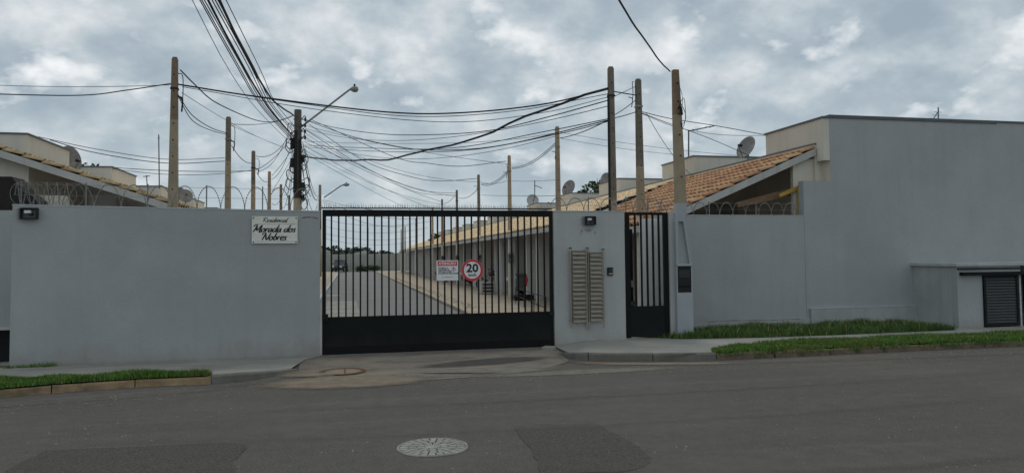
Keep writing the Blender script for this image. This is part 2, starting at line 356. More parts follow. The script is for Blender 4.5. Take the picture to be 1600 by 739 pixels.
mb = MB(); poly = kLi[:6]+[Vector((kLi[6].x, kLi[6].y, .08)), Vector((kLi[7].x, kLi[7].y, .05)), Vector((kLi[8].x, kLi[8].y, .03))]+[Vector((-.7, 12.5, .022))]+lw
mb.add(poly, [tuple(range(len(poly)))]); struct('sidewalk', mb, concM)
kRi = off(kR, .128, .112)
kRi[0].z = .03; kRi[1].z = .06
far_r = [Vector((40, 12.2, .112)), Vector((40, 13.95, .112)), Vector((4.2, 13.95, .112)), Vector((4.2, 12.88, .112))]
mb = MB(); poly = kRi[2:] + far_r; mb.add(poly, [tuple(range(len(poly)))]); poly = [kRi[0], kRi[1], kRi[2], Vector((4.2, 12.88, .112)), Vector((3.62, 12.88, .04))]; mb.add(poly, [(0, 1, 4), (1, 2, 3), (1, 3, 4)]); struct('sidewalk', mb, concM)
# sidewalk joints (dark cracks) as thin recessed-looking strips
def crack(pxs, z, w=.012):
    pts = catmull([G(x, y, z) for x, y in pxs], 4); mb = MB(); a = []
    for i, p in enumerate(pts):
        t = (pts[min(i+1, len(pts)-1)]-pts[max(i-1, 0)]).normalized(); nn = Vector((-t.y, t.x, 0)); r = w*random.uniform(.4, 1.3)
        a += [p+nn*r/2, p-nn*r/2]
    mb.add(a, [(2*i, 2*i+1, 2*i+3, 2*i+2) for i in range(len(pts)-1)]); o = mb.build('pavement_crack', recM); o['kind'] = 'structure'
crack([(868, 541), (874, 547), (886, 553), (918, 557), (950, 554), (1000, 554), (1060, 553), (1110, 550)], .1165, .03)
crack([(325, 591), (360, 589), (390, 587), (420, 583), (446, 579)], .1145, .035)
crack([(30, 578), (150, 572.5), (300, 566), (400, 561.5), (498, 557.5)], .098, .022)
# grass
def inpoly(x, y, poly):
    c = False; n = len(poly)
    for i in range(n):
        a, b = poly[i], poly[i-1]
        if (a[1] > y) != (b[1] > y) and x < (b[0]-a[0])*(y-a[1])/(b[1]-a[1])+a[0]: c = not c
    return c
def grass(name, poly, z, n, h0, h1, m, label, w=.006, edge=.03, zf=None):
    xs = [p[0] for p in poly]; ys = [p[1] for p in poly]; vs = []; fs = []; rnd = random.random; cnt = 0
    while cnt < n:
        x = random.uniform(min(xs), max(xs)); y = random.uniform(min(ys), max(ys))
        if not inpoly(x, y, poly): continue
        cnt += 1; cl_ = .5+.5*math.sin(x*5.1+1.3*math.sin(y*7))*math.sin(x*2.3+y*4)
        if rnd() > .35+cl_*1.6: continue
        h = random.uniform(h0, h1)*(.55+.65*cl_); a = rnd()*6.283; ln = random.uniform(.1, .75)*h; b = rnd()*6.283
        x += random.uniform(-edge, edge); y += random.uniform(-edge, edge)
        ca, sa = math.cos(a)*w, math.sin(a)*w; lx, ly = math.cos(b)*ln, math.sin(b)*ln; o = len(vs)
        vs += [(x-ca, y-sa, z), (x+ca, y+sa, z), (x+ca*.6+lx*.4, y+sa*.6+ly*.4, z+h*.6), (x-ca*.6+lx*.4, y-sa*.6+ly*.4, z+h*.6), (x+lx, y+ly, z+h)]
        fs += [(o, o+1, o+2, o+3), (o+3, o+2, o+4)]
    me = bpy.data.meshes.new(name); me.from_pydata(vs, [], fs); me.materials.append(m)
    o = link(name, me); tag(o, label, 'grass', kind='stuff'); return o
gl = [tuple(p)[:2] for p in off(kL, .035, 0)[1:6]] + [tuple(G(x, y, .11))[:2] for x, y in ((322, 585), (240, 586), (120, 590), (0, 596), (-200, 612))]
sheet('soil', [Vector((x, y, .114)) for x, y in gl], soilM)
grass('grass', gl, .112, 30000, .04, .10, grassM, 'short green grass verge between left pavement and kerb')
gr_ = [tuple(p)[:2] for p in off(kR, .045, 0)[5:10]] + [tuple(G(x, y, .12))[:2] for x, y in ((1800, 512), (1600, 519), (1400, 526.5), (1230, 533), (1160, 538), (1112, 546))]
sheet('soil', [Vector((x, y, .118)) for x, y in [tuple(p)[:2] for p in kRi[5:10]]+gr_[5:]], soilM)
grass('grass', gr_, .116, 42000, .03, .085, grassM, 'short green grass verge along the right kerb', edge=.045)
ov = [tuple(p)[:2] for p in off(kR, -.005, 0)[5:10]]+[tuple(p)[:2] for p in off(kR, .05, 0)[5:10]][::-1]
grass('grass', ov, .07, 2600, .03, .08, grassM, 'ragged grass spilling over the rough right kerb', edge=.02)
bed = [tuple(G(x, y, .12))[:2] for x, y in ((1064, 529), (1100, 528.5), (1200, 526.5), (1300, 523), (1400, 519), (1494, 515))] + [(11.75, 13.1), (11.75, 13.93), (4.62, 13.93)]
sheet('soil', [Vector((x, y, .120)) for x, y in bed], soilM)
grass('grass', bed, .118, 30000, .06, .17, grassDM, 'taller dark grass growing against the foot of the right wall', w=.006)
wd = [(p.x, p.y) for p in (Vector((-4.95, 12.2, 0)), Vector((-4.3, 12.3, 0)), Vector((-4.3, 12.42, 0)), Vector((-4.95, 12.35, 0)))]
grass('weeds', wd, .085, 260, .02, .07, grassM, 'small weeds at the foot of the left wall end', edge=.01)

# ================================================================== ENTRANCE WALLS
ZT = 2.47
d = (WR-WL).normalized(); nrm = Vector((-d.y, d.x, 0))
lwT = thing('boundary_wall', tuple(WL), 'long plain grey wall left of the driveway gate carrying the name plate', 'wall')
mb = MB().prism([WL+Vector((0, 0, .05)), WR+Vector((0, 0, .0)), WR+nrm*.2, WL+nrm*.2+Vector((0, 0, .05))], (0, 0, ZT-.02)); mb.build('wall_panel', wallM, lwT)
mb = MB().prism([WL+Vector((-.005, -.006, ZT+.028)), WR+Vector((.004, -.006, ZT-.022)), WR+nrm*.21+Vector((0, 0, ZT-.022)), WL+nrm*.21+Vector((0, 0, ZT+.028))], (0, 0, .02)); mb.build('wall_cap', capM, lwT)
# pillar wall between gates
pw = thing('boundary_wall', (4.3, YW, .0), 'grey wall pier between the two gates holding the letter boxes', 'wall')
X0, X1 = 3.635, P(977, 430, Y=YW).x
MB().box((X0, YW, 0), (X1, YW+.2, ZT), bev=.006).build('wall_panel', wallM2, pw)
MB().box((X0-.004, YW-.006, ZT), (X1+.004, YW+.206, ZT+.018)).build('wall_cap', capM, pw)
X2 = P(1047, 430, Y=YW).x; X3 = P(1060, 430, Y=YW).x
pj = thing('boundary_wall', (X2, YW, .1), 'narrow grey jamb between the pedestrian gate and the meter pole', 'wall')
MB().box((X2, YW, .05), (X3+.06, YW+.2, ZT), bev=.005).build('wall_panel', wallM2, pj)
# right wall set back + return
YB = 14.0
rw = thing('boundary_wall', (X3, YB, .1), 'low grey wall set back right of the meter pole with razor wire on top', 'wall')
XR = P(1256, 337, Y=YB).x
MB().box((X3+.02, YB, .05), (XR, YB+.18, ZT)).build('wall_panel', wallM, rw)
MB().box((X3+.016, YB-.006, ZT), (XR, YB+.186, ZT+.018)).build('wall_cap', capM, rw)
MB().box((X3+.02, YW+.2, .05), (X3+.16, YB-.002, ZT)).build('return_wall', wallM, rw)
XP = P(1265, 490, Y=YB).x
mb = MB().prism([(X3, YB-.03, .1), (XP-.004, YB-.03, .1), (XP-.004, YB-.03, .30), (X3, YB-.03, .24)], (0, .028, 0)); mb.build('plinth', plinthM, rw)
# neighbour's wall at far left
nw = thing('boundary_wall', (-7, 13.2, 0), 'recessed grey wall at the far left edge above a dark opening', 'wall')
MB().box((-14, 13.1, P(8, 510, Y=13.1).z), (-5.0, 13.3, 2.47)).build('wall_panel', wallM, nw)
z_ = P(8, 510, Y=13.1).z
MB().box((-14, 13.04, z_-.05), (-4.98, 13.12, z_-.002)).build('ledge', capM, nw)
MB().box((-14, 13.9, 0), (-4.9, 14.0, z_)).build('recess_back', darkReM, nw)

# ================================================================== NAME PLATE
GLY = {
 'e': ([[(0,.4),(.45,.6),(.6,.9),(.38,1),(.1,.7),(.1,.3),(.32,0),(.68,.25)]], .66),
 's': ([[(-.05,.1),(.22,0),(.42,.22),(.2,.6),(.32,.98),(.52,.85)]], .56),
 'i': ([[(.15,.98),(.05,.2),(.2,0),(.42,.25)], [(.25,1.42),(.3,1.5)]], .42),
 'd': ([[(.6,.85),(.35,1),(.05,.6),(.1,.1),(.35,.05),(.6,.7)],[(.92,1.95),(.62,.5),(.62,.05),(.85,.2)]], .86),
 'n': ([[(.08,1),(.05,0)],[(.08,.6),(.35,1),(.5,.8),(.45,.1),(.68,.15)]], .7),
 'c': ([[(.5,.82),(.3,1),(.05,.6),(.1,.1),(.35,0),(.62,.25)]], .6),
 'a': ([[(.55,.9),(.3,1),(.05,.55),(.1,.05),(.3,.05),(.55,.7)],[(.6,1),(.52,.1),(.78,.2)]], .76),
 'l': ([[(.35,1.95),(.1,.4),(.15,0),(.4,.25)]], .4),
 'o': ([[(.35,1),(.05,.65),(.08,.12),(.32,0),(.58,.4),(.55,.85),(.35,1),(.45,.82),(.75,.85)]], .72),
 'r': ([[(.08,1),(.05,0)],[(.08,.5),(.3,1),(.52,.9)]], .52),
 'b': ([[(.3,1.95),(.05,.3)],[(.05,.3),(.2,0),(.5,.3),(.5,.8),(.3,1),(.1,.7)]], .68),
 'R': ([[(.4,1.85),(.05,0)],[(-.25,1.55),(.3,1.95),(.95,1.85),(.9,1.35),(.3,1),(.6,.5),(.95,0),(1.15,.15)]], 1.15),
 'M': ([[(-.25,1.45),(.1,1.9),(.4,1.75),(.05,0)],[(.4,1.75),(.62,.35),(1.25,1.9),(1.1,0),(1.35,.15)]], 1.4),
 'N': ([[(-.25,1.45),(.1,1.9),(.4,1.75),(.05,0)],[(.4,1.75),(.85,.05),(1.3,1.95)]], 1.3), ' ': ([], .45)}
def script(parent, name, text, cx, base, xh, mtx, wd=.16, sx=1.0):
    tot = sum(GLY[c][1] for c in text)*xh*sx; x = cx-tot/2
    for ch in text:
        st, adv = GLY[ch]
        if st:
            mb = MB()
            for s_i, s_ in enumerate(st):
                pts = catmull([Vector((a+.22*b, b, 0)) for a, b in s_], 4) if len(s_) > 1 else s_
                vs = []
                for i, p in enumerate(pts):
                    t = (pts[min(i+1, len(pts)-1)]-pts[max(i-1, 0)]).normalized(); nn = Vector((-t.y, t.x, 0))
                    r = wd*(.55+.75*abs(t.y))*(.6 if i in (0, len(pts)-1) else 1)
                    for sg in (1, -1):
                        q = p+nn*r/2*sg; vs.append(mtx @ Vector((x+q.x*xh*sx, base+q.y*xh, .0025+.0004*s_i)))
                mb.add(vs, [(2*i, 2*i+1, 2*i+3, 2*i+2) for i in range(len(pts)-1)])
            mb.build('letter', inkM, parent)
        x += adv*xh*sx
c0 = Vector((0, 0, 0)); s_at = (P(429, 360, Y=12.78))
# find plate centre on the skewed wall face
dr = ray(429.5, 359.5); o_ = Vector((0, 0, CAMZ)); tt = (WL-o_).dot(nrm)/dr.dot(nrm); pc = o_+dr*tt
plate = thing('name_plate', tuple(pc-nrm*.025), 'white enamelled plate with black script lettering on the left grey wall', 'sign')
up = Vector((0, 0, 1)); MT = Matrix((( d.x, up.x, -nrm.x, pc.x-nrm.x*.03), (d.y, up.y, -nrm.y, pc.y-nrm.y*.03), (d.z, up.z, -nrm.z, pc.z), (0, 0, 0, 1)))
pwid, phei = .725, .45
mb = MB().box((-pwid/2, -phei/2, -.012), (pwid/2, phei/2, 0), MT, bev=.004); mb.build('plate', signM, plate)
for sx in (-1, 1):
    for sy in (-1, 1):
        q = MT @ Vector((sx*(pwid/2-.025), sy*(phei/2-.025), -.03)); q2 = MT @ Vector((sx*(pwid/2-.025), sy*(phei/2-.025), .006))
        MB().cyl(q, q2, .012, 8).build('bolt', darkM, plate)
MB().box((-pwid/2+.045, .098, 0), (pwid/2-.04, .1025, .0012), MT).build('rule_line', inkG, plate)
MB().box((-pwid/2+.045, -phei/2+.032, 0), (pwid/2-.04, -phei/2+.036, .0012), MT).build('rule_line', inkG, plate)
script(plate, 'letter', 'Residencial', .0, .13, .040, MT, .18, 1.35)
script(plate, 'letter', 'Morada dos', -.01, -.035, .062, MT, .21, 1.42)
script(plate, 'letter', 'Nobres', -.015, -.168, .062, MT, .21, 1.42)

# ================================================================== FLOODLIGHTS, INTERCOM
def flood(px, py, Y, label, on=None, w=.235, h=.17):
    p = P(px, py, Y=Y); r = thing('floodlight', (p.x, Y, p.z), label, 'floodlight', 'floodlights on the entrance wall')
    x, z = p.x, p.z
    m = MB(); t_ = .018
    m.box((x-w/2, Y-.09, z-h/2), (x-w/2+t_, Y-.02, z+h/2)).box((x+w/2-t_, Y-.09, z-h/2), (x+w/2, Y-.02, z+h/2))
    m.box((x-w/2+t_, Y-.09, z+h/2-t_), (x+w/2-t_, Y-.02, z+h/2)).box((x-w/2+t_, Y-.09, z-h/2), (x+w/2-t_, Y-.02, z-h/2+t_)); m.build('frame', darkM, r)
    MB().box((x-w/2+t_, Y-.035, z-h/2+t_), (x+w/2-t_, Y-.025, z+h/2-t_)).build('backing', mat('flood dark grey', (.09, .095, .1), .5, .1, 5), r)
    MB().box((x-w*.3, Y-.07, z+h*.0), (x+w*.12, Y-.037, z+h*.3), bev=.008).build('lamp', lensM, r)
    MB().box((x-w*.02, Y-.075, z-h*.14), (x+w*.2, Y-.04, z+h*.02)).build('lamp_holder', darkM, r)
    m = MB()
    for k in range(5): zz = z-h*.4+k*h*.2; m.box((x-w/2-.045, Y-.06, zz-.008), (x-w/2-.002, Y-.02, zz+.008))
    m.build('cooling_fins', lampM, r)
    MB().box((x-.03, Y-.026, z-.03), (x+.03, Y+.01, z+.03)).build('bracket', darkM, r)
yl = WL.y + (P(48, 333, Y=12.4).x-WL.x)*(WR.y-WL.y)/(WR.x-WL.x)
flood(48, 334, yl, 'black framed floodlight at the left end of the grey wall')
flood(921, 345, YW, 'black framed floodlight above the letter boxes', w=.20, h=.16)
p = P(953, 424, Y=YW); ic = thing('intercom', (p.x, YW, p.z), 'small dark intercom beside the letter boxes', 'intercom')
MB().box((p.x-.055, YW-.035, p.z-.075), (p.x+.055, YW+.002, p.z+.075), bev=.006).build('housing', darkM, ic)
MB().box((p.x-.035, YW-.039, p.z-.01), (p.x+.035, YW-.035, p.z+.05)).build('screen', glassM, ic)
MB().box((p.x-.035, YW-.040, p.z-.055), (p.x+.035, YW-.035, p.z-.03)).build('button', steelM, ic)
MB().box((p.x+.04, YW-.042, p.z-.06), (p.x+.055, YW-.034, p.z+.06)).build('trim', steelM, ic)

# ================================================================== LETTER BOXES
def lx(px, py=450): return P(px, py, Y=YW).x
def lz(px, py): return P(px, py, Y=YW).z
lb = thing('letter_box_rack', (lx(918), YW, lz(918, 515)), 'steel rack of letter boxes in two columns on the grey pier', 'letter boxes')
for (a, b_, t0, b0) in ((892, 914.5, 391, 503), (919, 940, 394, 501)):
    n = 16; zt, zb = lz((a+b_)/2, t0), lz((a+b_)/2, b0); x0, x1 = lx(a), lx(b_); hh = (zt-zb)/n
    for k in range(n):
        z0 = zb+hh*k; bx = MB()
        bx.box((x0+.012, YW-.11, z0+.004), (x1-.008, YW-.004, z0+hh*.80)); o = bx.build('letter_box', steelM, lb)
        MB().box((x0+.008, YW-.125, z0+hh*.80), (x1-.004, YW-.01, z0+hh*.90)).build('lid', steelM, o)
        MB().box((x0+.02, YW-.113, z0+hh*.62), (x1-.016, YW-.1095, z0+hh*.78)).build('slot', darkReM, o)
        MB().cyl((x1-.03, YW-.118, z0+hh*.35), (x1-.03, YW-.109, z0+hh*.35), .008, 8).build('lock', darkM, o)
for px_, t0, b0, r in ((890.5, 388, 513, .012), (915.5, 388, 512, .014), (918.5, 389, 514, .014), (941.5, 390, 512, .010)):
    MB().cyl((lx(px_), YW-.06, lz(px_, b0)), (lx(px_), YW-.06, lz(px_, t0)), r, 8).build('upright', steelM, lb)
for px_, t0 in ((890.5, 388), (917, 388), (941.5, 390)):
    MB().box((lx(px_)-.022, YW-.08, lz(px_, t0)-.002), (lx(px_)+.022, YW-.03, lz(px_, t0)+.014)).build('finial', darkM, lb)
for zz in (lz(915, 395), lz(915, 500)): MB().box((lx(889), YW-.018, zz), (lx(943), YW-.004, zz+.02)).build('rail', steelM, lb)

# ================================================================== DRIVEWAY GATE
YG = 12.97
gx0, gx1 = P(503.5, 440, Y=YG).x, 3.62
gt = thing('driveway_gate', ((gx0+gx1)/2, YG, .02), 'wide black barred gate with a solid lower panel across the driveway', 'gate')
zt = P(680, 328.5, Y=YG).z; zr = P(680, 338.5, Y=YG).z; zp = P(680, 494, Y=YG).z; zb = .035
MB().box((gx0, YG-.03, zr), (gx1, YG+.03, zt)).build('top_rail', blackM, gt)
mb = MB().box((gx0+.05, YG-.028, .16), (gx1-.05, YG+.01, zp)); mb.build('lower_panel', panelM, gt)
MB().box((gx0, YG-.036, zp), (gx1, YG+.03, zp+.035)).build('mid_rail', blackM, gt)
MB().box((gx0, YG-.036, zb), (gx1, YG+.03, .158)).build('bottom_rail', blackM, gt)
for xa in (gx0, gx1-.05): MB().box((xa, YG-.032, .158), (xa+.05, YG+.032, zr)).build('stile', blackM, gt)
nb = 32
for k in range(1, nb+1):
    x = gx0+.03+(gx1-gx0-.06)*k/(nb+1); MB().box((x-.0135, YG-.0135, zp+.034), (x+.0135, YG+.0135, zr+.002)).build('bar', blackM, gt)
MB().box((gx0-.02, YG-.012, zt+.018), (gx1, YG+.012, zt+.04)).build('upper_rail', blackM, gt)
m = MB(); x = gx0
while x < gx1:
    a = random.uniform(-.012, .012); m.add([(x-.006, YG, zt+.038), (x+.006, YG-.003, zt+.038), (x, YG+.004, zt+.038), (x+a, YG+random.uniform(-.01, .01), zt+.038+random.uniform(.055, .095))], [(0, 1, 3), (1, 2, 3), (2, 0, 3)])
    x += random.uniform(.022, .036)
m.build('spike_strip', galvM, gt, stuff=True)
MB().box((gx0+.0, YG-.10, zp-.03), (gx0+.10, YG-.036, zp+.09)).build('latch', blackM, gt)
MB().box((gx1-.08, YG-.07, zp-.03), (gx1-.01, YG-.036, zp+.02)).build('roller', darkM, gt)
MB().box((gx0-.01, YG-.07, .008), (gx1+.0, YG+.01, .03)).build('floor_track', galvM, gt)
# steel guide post at left inside
MB().box((gx0-.0, YG+.06, 0), (gx0+.06, YG+.14, ZT)).build('guide_post', poleDM, gt)

def text(body, size, loc, m, parent, name, shear=0, bold=0, align='CENTER', sx=1):
    cu = bpy.data.curves.new(name, 'FONT'); cu.body = body; cu.size = size; cu.align_x = align; cu.align_y = 'CENTER'; cu.shear = shear; cu.offset = bold; cu.resolution_u = 2
    to = bpy.data.objects.new(name, cu); COL.objects.link(to)
    dg = bpy.context.evaluated_depsgraph_get(); me = bpy.data.meshes.new_from_object(to.evaluated_get(dg)); bpy.data.objects.remove(to)
    o3 = WO[parent.name]; RM = Matrix.Rotation(math.pi/2, 4, 'X')
    me.transform(Matrix.Translation(Vector(loc)-Vector(o3)) @ RM @ Matrix.Diagonal((sx, 1, 1, 1))); me.materials.clear(); me.materials.append(m)
    o = link(name, me, parent); WO[o.name] = o3; return o
YS = YG-.04
a, b_ = P(682, 407, Y=YS), P(716, 438, Y=YS); cx, cz = (a.x+b_.x)/2, (a.z+b_.z)/2; W2, H2 = (b_.x-a.x)/2, (a.z-b_.z)/2
ns = thing('notice_sign', (cx, YS, cz), 'square white notice with a red heading fixed to the gate bars', 'sign')
MB().box((cx-W2, YS-.004, cz-H2), (cx+W2, YS+.004, cz+H2), bev=.001).build('panel', signW, ns)
MB().box((cx-W2*.9, YS-.006, cz+H2*.46), (cx+W2*.9, YS-.004, cz+H2*.92)).build('heading_band', redM, ns)
text('ATENÇÃO', .066, (cx, YS-.0075, cz+H2*.68), signW, ns, 'lettering', .0, .002, sx=.98)
for i, (s_, al) in enumerate((('PROIBIDO A', 0), ('PASSAGEM DE', 0), ('VEÍCULOS ACIMA', 0), ('DO LIMITE DE VELOCIDADE', 0))):
    text(s_, .036, (cx-W2*.84, YS-.0055, cz+H2*(.24-.18*i)), inkM, ns, 'lettering', 0, .0012, 'LEFT', .86 if i < 3 else .80)
text('USO RESIDENCIAL', .026, (cx, YS-.0055, cz-H2*.66), inkG, ns, 'lettering')
def ring(mb, cx, cz, y, r0, r1, n=32):
    vs = []
    for k in range(n):
        q = 2*math.pi*k/n
        for r in (r0, r1): vs.append((cx+r*math.cos(q), y, cz+r*math.sin(q)))
    return mb.add(vs, [(2*k, 2*k+1, 2*((k+1) % n)+1, 2*((k+1) % n)) for k in range(n)])
ring(MB(), cx+W2*.58, cz+H2*.12, YS-.0056, .028, .036, 20).build('prohibition_ring', redM, ns)
m = MB(); m.box((cx+W2*.55, YS-.0062, cz+H2*.0), (cx+W2*.62, YS-.0054, cz+H2*.2)); m.box((cx+W2*.54, YS-.0062, cz+H2*.22), (cx+W2*.63, YS-.0054, cz+H2*.29)); m.build('walking_figure', inkM, ns)
cS = P(738, 422, Y=YS-.01); r_ = .192
ls = thing('speed_limit_sign', (cS.x, YS-.01, cS.z), 'round speed limit sign of 20 with a red rim on the gate bars', 'sign')
MB().cyl((cS.x, YS-.012, cS.z), (cS.x, YS-.004, cS.z), r_, 40).build('disc', signW, ls)
ring(MB(), cS.x, cS.z, YS-.0135, r_*.78, r_*.995, 40).build('red_rim', redM, ls)
text('20', .205, (cS.x, YS-.0145, cS.z+.03), inkM, ls, 'numeral', 0, .007, sx=1.05)
text('km/h', .075, (cS.x, YS-.0145, cS.z-.085), inkM, ls, 'lettering', 0, .002, sx=.95)

# ================================================================== PEDESTRIAN GATE
YP = 12.98; qx0, qx1 = P(978, 430, Y=YP).x, P(1046, 430, Y=YP).x
pg = thing('pedestrian_gate', ((qx0+qx1)/2, YP, .12), 'narrow black barred gate with a solid foot panel for people', 'gate')
pt = P(1010, 332, Y=YP).z; pb = .13; pm = P(1010, 478, Y=YP).z
MB().box((qx0, YP-.03, pb), (qx0+.075, YP+.03, pt)).build('stile', blackM, pg)
MB().box((qx1-.115, YP-.03, pb), (qx1, YP+.03, pt)).build('stile', blackM, pg)
MB().box((qx0+.075, YP-.028, pt-.05), (qx1-.115, YP+.028, pt)).build('top_rail', blackM, pg)
MB().box((qx0+.075, YP-.022, pb+.02), (qx1-.115, YP+.022, pm)).build('foot_panel', panelM, pg)
for k in range(1, 6):
    x = qx0+.075+(qx1-qx0-.19)*k/5.75; MB().box((x-.016, YP-.016, pm), (x+.016, YP+.016, pt-.05)).build('bar', blackM, pg)
MB().box((qx0+.06, YP-.045, pm+.02), (qx0+.15, YP-.03, pm+.10)).build('lock_case', darkM, pg)
# inside: white sheet partition beyond the pedestrian gate
Yi = 13.55; wa, wb = P(1001, 400, Y=Yi), P(1040, 400, Y=Yi)
wp = thing('white_partition', ((wa.x+wb.x)/2, Yi, 0), 'white corrugated sheet standing behind the pedestrian gate', 'partition')
zt_ = P(1010, 342, Y=Yi).z; x = P(1000.5, 400, Y=Yi).x; k = 0
while x < X3-.12:
    MB().box((x, Yi-.012+.006*(k % 2), .1), (x+.148, Yi+.03, zt_+random.uniform(-.02, .01))).build('sheet_panel', gateWM, wp); x += .15; k += 1
dk = thing('inner_gate', (5.4, 14.6, 0), 'dark half open inner gate glimpsed behind the pedestrian gate', 'gate')
xa = P(980, 400, Y=14.6).x; xb = P(988.5, 400, Y=14.6).x
MB().box((xa-.35, 14.6, .1), (xb, 14.64, P(985, 358, Y=14.6).z)).build('leaf', blackM, dk)
MB().box((xb-.05, 14.57, 1.0), (xb-.0, 14.6, 1.14)).build('handle', steelM, dk)

# ================================================================== POLES
POLES = {}
def pole(key, x, y, ztop, w0, w1, label, group, body=None, top=None, z0=0.0, topfrac=.28, holes=True, lean=0.0, lower=None, cable=False):
    body = body or poleM; top = top or poleDM
    r = thing('concrete_pole', (x, y, z0), label, 'pole', group); POLES[key] = (x, y, ztop)
    def sec(za, zb, m, nm, e=0):
        f = lambda z: (z-z0)/(ztop-z0)
        mb = MB(); vs = []
        for z in (za, zb):
            hw = (w0+(w1-w0)*f(z))/2+e; c = hw*.28; ox = lean*(z-z0)
            for a, b in ((-hw+c, -hw), (hw-c, -hw), (hw, -hw+c), (hw, hw-c), (hw-c, hw), (-hw+c, hw), (-hw, hw-c), (-hw, -hw+c)): vs.append((x+ox+a, y+b, z))
        mb.add(vs, [tuple(range(8))[::-1], tuple(range(8, 16))]+[(i, (i+1) % 8, 8+(i+1) % 8, 8+i) for i in range(8)]); return mb.build(nm, m, r)
    zs = ztop-(ztop-z0)*topfrac; zl = z0+(ztop-z0)*.45
    if lower: sec(z0, zl, lower, 'base_section'); sec(zl, zs, body, 'shaft')
    else: sec(z0, zs, body, 'shaft')
    sec(zs, ztop-.03, top, 'weathered_top'); sec(ztop-.03, ztop, top, 'cap', -.012)
    if holes:
        z = ztop-.35
        while z > z0+2.2:
            hw = (w0+(w1-w0)*(z-z0)/(ztop-z0))/2; MB().cyl((x+lean*(z-z0), y-hw-.003, z), (x+lean*(z-z0), y-hw+.01, z), .016, 6).build('bolt_hole', recM, r); z -= .32
    for zb_ in (ztop-.62,):
        hw = (w0+(w1-w0)*(zb_-z0)/(ztop-z0))/2+.008; mb = MB(); mb.box((x-hw+lean*5, y-hw, zb_-.02), (x+hw+lean*5, y+hw, zb_+.02)); mb.build('strap', galvM if random.random() < .5 else cableM, r)
    if cable:
        hw = w0/2+.012; MB().tube([(x-hw+lean*.5, y-hw*.6, z0+.2), (x-hw*.95+lean*2.5, y-hw*.6, z0+2.5), (x-hw*.85+lean*5, y-hw*.6, ztop-.6)], .022, 6).build('riser_cable', cableM, r)
    return r
GR = 'concrete service poles in the right-hand row'; GLF = 'concrete service poles in the left-hand row'
rows = [15.2, 21.4, 27.8, 34.1, 41.2, 47.6, 54, 60.3, 66.6, 73, 79.2, 85.5]
for k, (px_, py_) in enumerate(((954, 105), (871, 198), (796, 243), (748, 273), (714, 297), (691, 311), (676, 324), (662, 334), (650, 341), (641, 349), (633, 354), (627, 358))):
    Y_ = rows[k] if k else 14.55
    q = P(px_, py_, Y=Y_)
    pole('R%d' % k, q.x, Y_, q.z, .175, .115, ['darkest tall concrete pole beside the letter boxes with a black riser cable'][0] if k == 0 else '%s concrete pole along the right-hand row seen from the gate' % ORD[k], GR,
         body=(poleM, poleM, poleM, poleM, poleRM, poleRM)[k % 6], top=poleDM if k in (0, 3, 4) else (poleM if k != 5 else poleRM), lower=poleWM if k >= 1 else None, topfrac=.5 if k == 0 else .3, cable=(k == 0), lean=-.002 if k else 0, holes=k < 6)
for k, (px_, py_) in enumerate(((272.5, 90), (357, 183), (396, 236), (421, 268), (439, 288), (452, 305))):
    Y_ = [15.3, 21.4, 27.9, 34.2, 40.3, 46.6][k]; q = P(px_, py_, Y=Y_)
    pole('L%d' % k, q.x, Y_, q.z, .235 if k == 0 else .185, .105 if k == 0 else .125, '%s concrete pole in the left row counted from the street wall' % ORD[k] if k else 'tall tan concrete pole behind the left wall, nearest of its row', GLF,
         body=(poleM, poleM, poleM, poleM, poleRM, poleM)[k], top=(poleRM, poleDM, poleDM, poleM, poleRM, poleDM)[k], lean=.002 if k == 0 else 0, topfrac=.22)
q = P(997, 124, Y=15.3)
pole('Q', q.x+.02, 15.3, q.z, .20, .12, 'concrete pole rising behind the pedestrian gate', GR, lower=poleWM, topfrac=.35, lean=-.004)
sk = POLES['Q']; st = thing('warning_sticker', (sk[0], 15.19, 1.2), 'yellow sticker on the whitewashed pole behind the pedestrian gate', 'sticker')
zz = P(995, 430, Y=15.18).z; MB().box((sk[0]-.07, 15.185, zz-.09), (sk[0]+.05, 15.19, zz+.07)).build('label_sheet', yellowM, st)
MB().box((sk[0]-.06, 15.182, zz+.0), (sk[0]+.03, 15.1845, zz+.02)).build('print_band', inkM, st)

# meter pole (front): tall pole on a tapering trestle base with dark meter box
YM = 12.80; bx0, bx1 = P(1059, 520, Y=YM).x, P(1084, 520, Y=YM).x; mc = (bx0+bx1)/2
mp = thing('meter_pole', (mc, YM, .11), 'tall concrete meter pole with a triangular foot and dark meter box', 'pole')
def mz(y): return P(1068, y, Y=YM).z
tz = P(1055, 110, Y=YM+.1); n_ = P(1064, 335, Y=YM+.1)
def taper(secs, m, nm):
    vs = []; mb = MB()
    for (cx_, z, hw, yd) in secs:
        c_ = hw*.18
        for a, b in ((-hw+c_, -yd), (hw-c_, -yd), (hw, -yd+c_), (hw, yd-c_), (hw-c_, yd), (-hw+c_, yd), (-hw, yd-c_), (-hw, -yd+c_)): vs.append((cx_+a, YM+.1+b, z))
    n = len(secs); fs = [tuple(range(8))[::-1], tuple(range(8*n-8, 8*n))]
    for j in range(n-1): fs += [(8*j+i, 8*j+(i+1) % 8, 8*j+8+(i+1) % 8, 8*j+8+i) for i in range(8)]
    mb.add(vs, fs); return mb.build(nm, m, mp)
def lerpx(z): return n_.x+(tz.x-n_.x)*(z-n_.z)/(tz.z-n_.z)
z3 = P(1060, 318, Y=YM+.1).z; z4 = P(1057, 180, Y=YM+.1).z
taper([(lerpx(z3), z3, .096, .085), (lerpx(z4), z4, .074, .07)], poleM, 'shaft')
taper([(lerpx(z4), z4, .074, .07), (tz.x, tz.z, .056, .055)], poleRM, 'weathered_top')
taper([(mc-.06, mz(346), .105, .09), (lerpx(z3), z3, .098, .087)], polePM, 'neck')
zb1 = mz(412); zb2 = mz(346)
